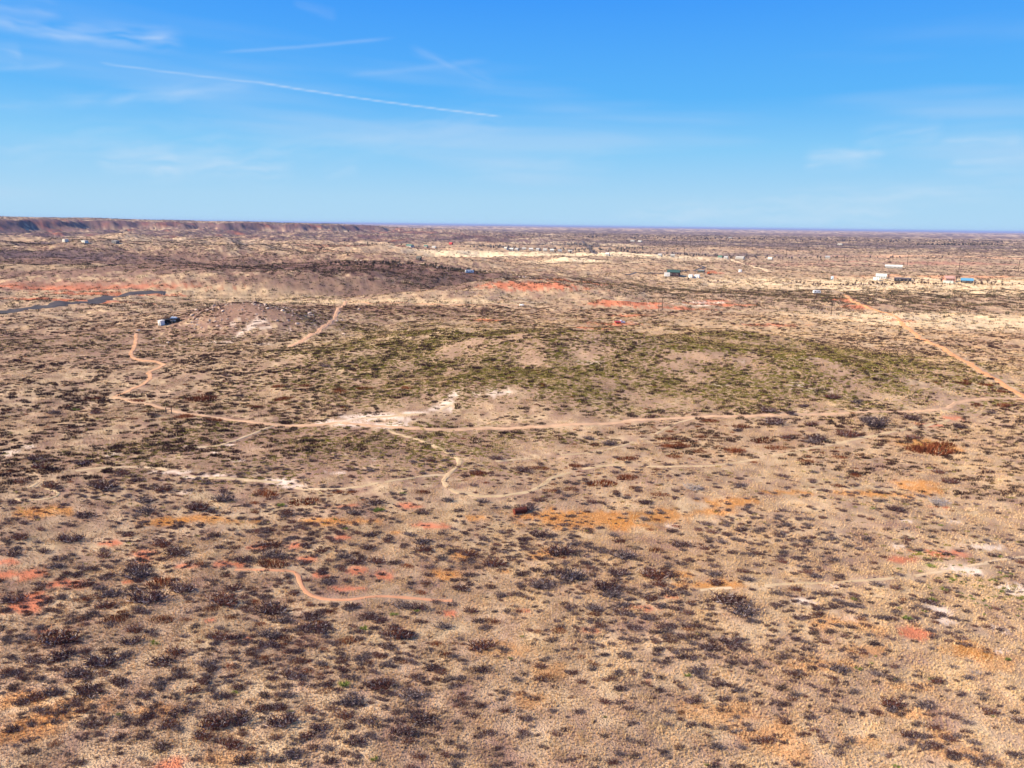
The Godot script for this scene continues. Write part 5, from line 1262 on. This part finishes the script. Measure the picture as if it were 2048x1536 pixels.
	var beside := ["right of the blue-roofed house, tallest there", "second right of the blue-roofed house", "against the blue-roofed house's right wall", "third right of the blue-roofed house", "just right of the long black barn", "second right of the long black barn", "third right of the long black barn", "left of the brick-red house", "right of the brick-red house", "behind the brick-red house", "right of the teal-roofed house", "last of the row right of the blue-roofed house"]
	for i in yard.size():
		bare_tree("bare brown tree " + beside[i], yard[i], [8.0, 6.5, 6.0, 5.0, 6.0, 5.0, 5.0, 7.0, 7.5, 6.5, 6.0, 4.5][i], [Color(0.13, 0.09, 0.1), Color(0.09, 0.06, 0.06)][i % 2], "bare trees round the homestead")
	# far left cabins
	shed("white_shed", "white cabin, left of the three on the far left hill", "cabin", Vector2(-608.5, -973.3), -0.5, Vector3(6.0, 4.0, 5.0), Color(0.55, 0.55, 0.52), Color(0.5, 0.5, 0.5))
	shed("white_shed", "white cabin, middle of the three on the far left hill", "cabin", Vector2(-580.7, -970.8), -0.5, Vector3(8.0, 3.6, 5.0), Color(0.6, 0.6, 0.58), Color(0.5, 0.5, 0.5))
	shed("white_shed", "dark-fronted white cabin, right of the three on the far left hill", "cabin", Vector2(-564.2, -1015.5), -0.5, Vector3(11.0, 3.8, 5.0), Color(0.15, 0.15, 0.16), Color(0.5, 0.5, 0.5))
	# town strung along the highway
	var lots := [Vector2(-204.8, -1414.4), Vector2(-221.7, -1810.2), Vector2(-200.8, -1803.7), Vector2(-166.6, -1901.7), Vector2(-121.5, -916.6), Vector2(-15.9, -1456.1), Vector2(-4.7, -1456.9), Vector2(6.6, -1469.2), Vector2(21.5, -1508.0), Vector2(35.8, -1492.9), Vector2(50.5, -1496.1), Vector2(63.0, -1446.0), Vector2(76.7, -1438.2), Vector2(93.1, -1443.7), Vector2(114.2, -1454.6), Vector2(165.1, -1260.5), Vector2(262.4, -1283.9), Vector2(282.4, -1273.0), Vector2(380.0, -1317.8), Vector2(377.9, -1273.3), Vector2(432.0, -1365.8), Vector2(477.7, -1333.2), Vector2(607.0, -1384.7), Vector2(444.6, -2695.5), Vector2(460.8, -2627.3), Vector2(1274.8, -4249.0), Vector2(1168.9, -2576.5)]
	var said := ["long green-roofed hall at the left end of the town", "green-roofed house right of the long green-roofed hall", "small white house right of the green-roofed pair", "bright red-roofed barn above the town's left end", "dark shed alone in the straw field", "first white house of the row along the highway", "second white house of the row along the highway", "third white house of the row along the highway", "fourth white house of the row along the highway", "fifth white house of the row along the highway", "sixth white house of the row along the highway", "seventh white house of the row along the highway", "eighth white house of the row along the highway", "ninth white house of the row along the highway", "last white house of the row, left of the climbing highway", "pale shed at the foot of the climbing highway", "pale shed right of the climbing highway", "white shed right of the climbing highway's poles", "green shed at the top of the pale broad strip", "pale house at the top of the pale broad strip", "long pale shed right of the pale broad strip", "small grey house right of the pale strip", "small white house on the dark far flat", "white house, left of two on the far scrub slope", "white house, right of two on the far scrub slope", "tiny white house high on the far plain", "tiny white house on the far right plain"]
	for i in lots.size():
		var far: float = lots[i].length()
		var long := clampf(far * 0.0052, 6.0, 18.0) * (2.0 if i == 0 or i == 20 else 1.0)
		var roof: Color = Color(0.06, 0.16, 0.12) if i < 2 or i == 18 else Color(0.5, 0.03, 0.03) if i == 3 else Color(0.05, 0.05, 0.05) if i == 4 else [Color(0.55, 0.55, 0.54), Color(0.3, 0.3, 0.32), Color(0.42, 0.4, 0.37)][i % 3]
		var wall: Color = Color(0.4, 0.05, 0.04) if i == 3 else Color(0.06, 0.05, 0.05) if i == 4 else Color(0.42, 0.42, 0.4) if i != 2 else Color(0.8, 0.8, 0.8)
		house("town_house", said[i], "house", lots[i], rng.randf_range(-0.8, -0.1), Vector3(long, 3.0, long * 0.6), wall, roof, 2.2, "houses of the distant town")
	# utility poles
	pole("left utility pole of the close pair beside the red mounds", Vector2(96.7, -467.6), 7.2, 0.4)
	pole("taller right utility pole of the close pair beside the red mounds", Vector2(99.4, -469.5), 9.5, 0.4)
	pole("lone utility pole left of the orange road", Vector2(204.5, -452.2), 9.5, 0.3)
	pole("short post-like pole on the far orange road", Vector2(-94.5, -492.8), 5.0, 0.2, false)
	pole("utility pole on the straw flat above the white shed row", Vector2(-1.5, -509.5), 6.0, 0.2, false)
	var row := [Vector2(557.0, -1205.8), Vector2(630.6, -1145.2), Vector2(673.0, -1078.6), Vector2(723.4, -1023.1), Vector2(545.6, -1434.3), Vector2(416.6, -725.7)]
	var which := ["first from the left", "second from the left", "third from the left", "fourth, at the right edge", "leftmost and faintest", "just below the homestead line"]
	for i in row.size():
		pole("utility pole of the line behind the homestead, " + which[i], row[i], 17.0 if i < 5 else 8.0, 0.2)
	var town_row := [Vector2(162.5, -1349.5), Vector2(183.7, -1286.2), Vector2(210.1, -1282.7), Vector2(244.9, -1286.5), Vector2(297.9, -1382.4), Vector2(321.6, -1352.0), Vector2(359.3, -1380.7), Vector2(408.3, -1807.8), Vector2(443.9, -1809.0), Vector2(502.0, -1747.4), Vector2(545.3, -1729.8), Vector2(576.6, -1737.0)]
	for i in town_row.size():
		pole("slender utility pole, %s from the left in the town's %s row" % [["first", "second", "third", "fourth", "fifth", "sixth", "seventh"][i if i < 7 else i - 7], "nearer" if i < 7 else "farther"], town_row[i], town_row[i].length() * 0.0115, 0.3, true, "utility poles over the distant town")
	# trees of the town and creek
	var m := tinted()
	var grove := Shape.new()
	for i in 60:
		var d := up_and_out(rng.randf() * TAU, rng.randf_range(0.0, 1.4))
		grove.blade(Vector3(0, 0.25, 0) + d * 0.1, Vector3(0, 0.4, 0) + d * rng.randf_range(0.3, 0.55), 0.14, shade(Color(1, 1, 1), 0.4), Vector3(rng.randfn(), rng.randfn(), rng.randfn()))
	grove.stick(Vector3.ZERO, Vector3(0, 0.5, 0), 0.05, 0.03, Color(0.5, 0.45, 0.4))
	var crowns := grove.mesh()
	for q in [[Vector2(61.8, -1691.0), 330.0, 34.0, 210, 5.0, 10.0, Color(0.2, 0.19, 0.19)], [Vector2(164.7, -1932.8), 90.0, 50.0, 60, 6.0, 12.0, Color(0.24, 0.23, 0.24)], [Vector2(-179.1, -1739.1), 200.0, 40.0, 70, 4.0, 9.0, Color(0.13, 0.13, 0.11)], [Vector2(390.6, -1389.2), 320.0, 22.0, 130, 4.0, 8.0, Color(0.11, 0.1, 0.11)], [Vector2(1764.0, -2843.2), 230.0, 60.0, 110, 6.0, 11.0, Color(0.025, 0.035, 0.04)], [Vector2(-65.5, -733.2), 60.0, 20.0, 60, 3.0, 6.0, Color(0.13, 0.12, 0.1)], [Vector2(-127.3, -677.1), 110.0, 26.0, 90, 2.5, 5.0, Color(0.08, 0.07, 0.06)], [Vector2(1149.2, -3503.4), 1600.0, 200.0, 160, 8.0, 16.0, Color(0.07, 0.065, 0.08)], [Vector2(378.3, -743.0), 170.0, 7.0, 150, 2.0, 4.0, Color(0.09, 0.055, 0.055)]]:
		var where := []
		var tint := []
		for i in q[3]:
			var x: float = q[0].x + rng.randfn() * q[1] * 0.5
			var z: float = q[0].y + rng.randfn() * q[2] * 0.5
			where.append(standing(x, z, rng.randf_range(q[4], q[5]), rng.randf_range(0.8, 1.15)))
			tint.append(shade(q[6], 0.3))
		scatter("far_woods", "distant bare and dark trees along the creek and town", crowns, m, where, tint)
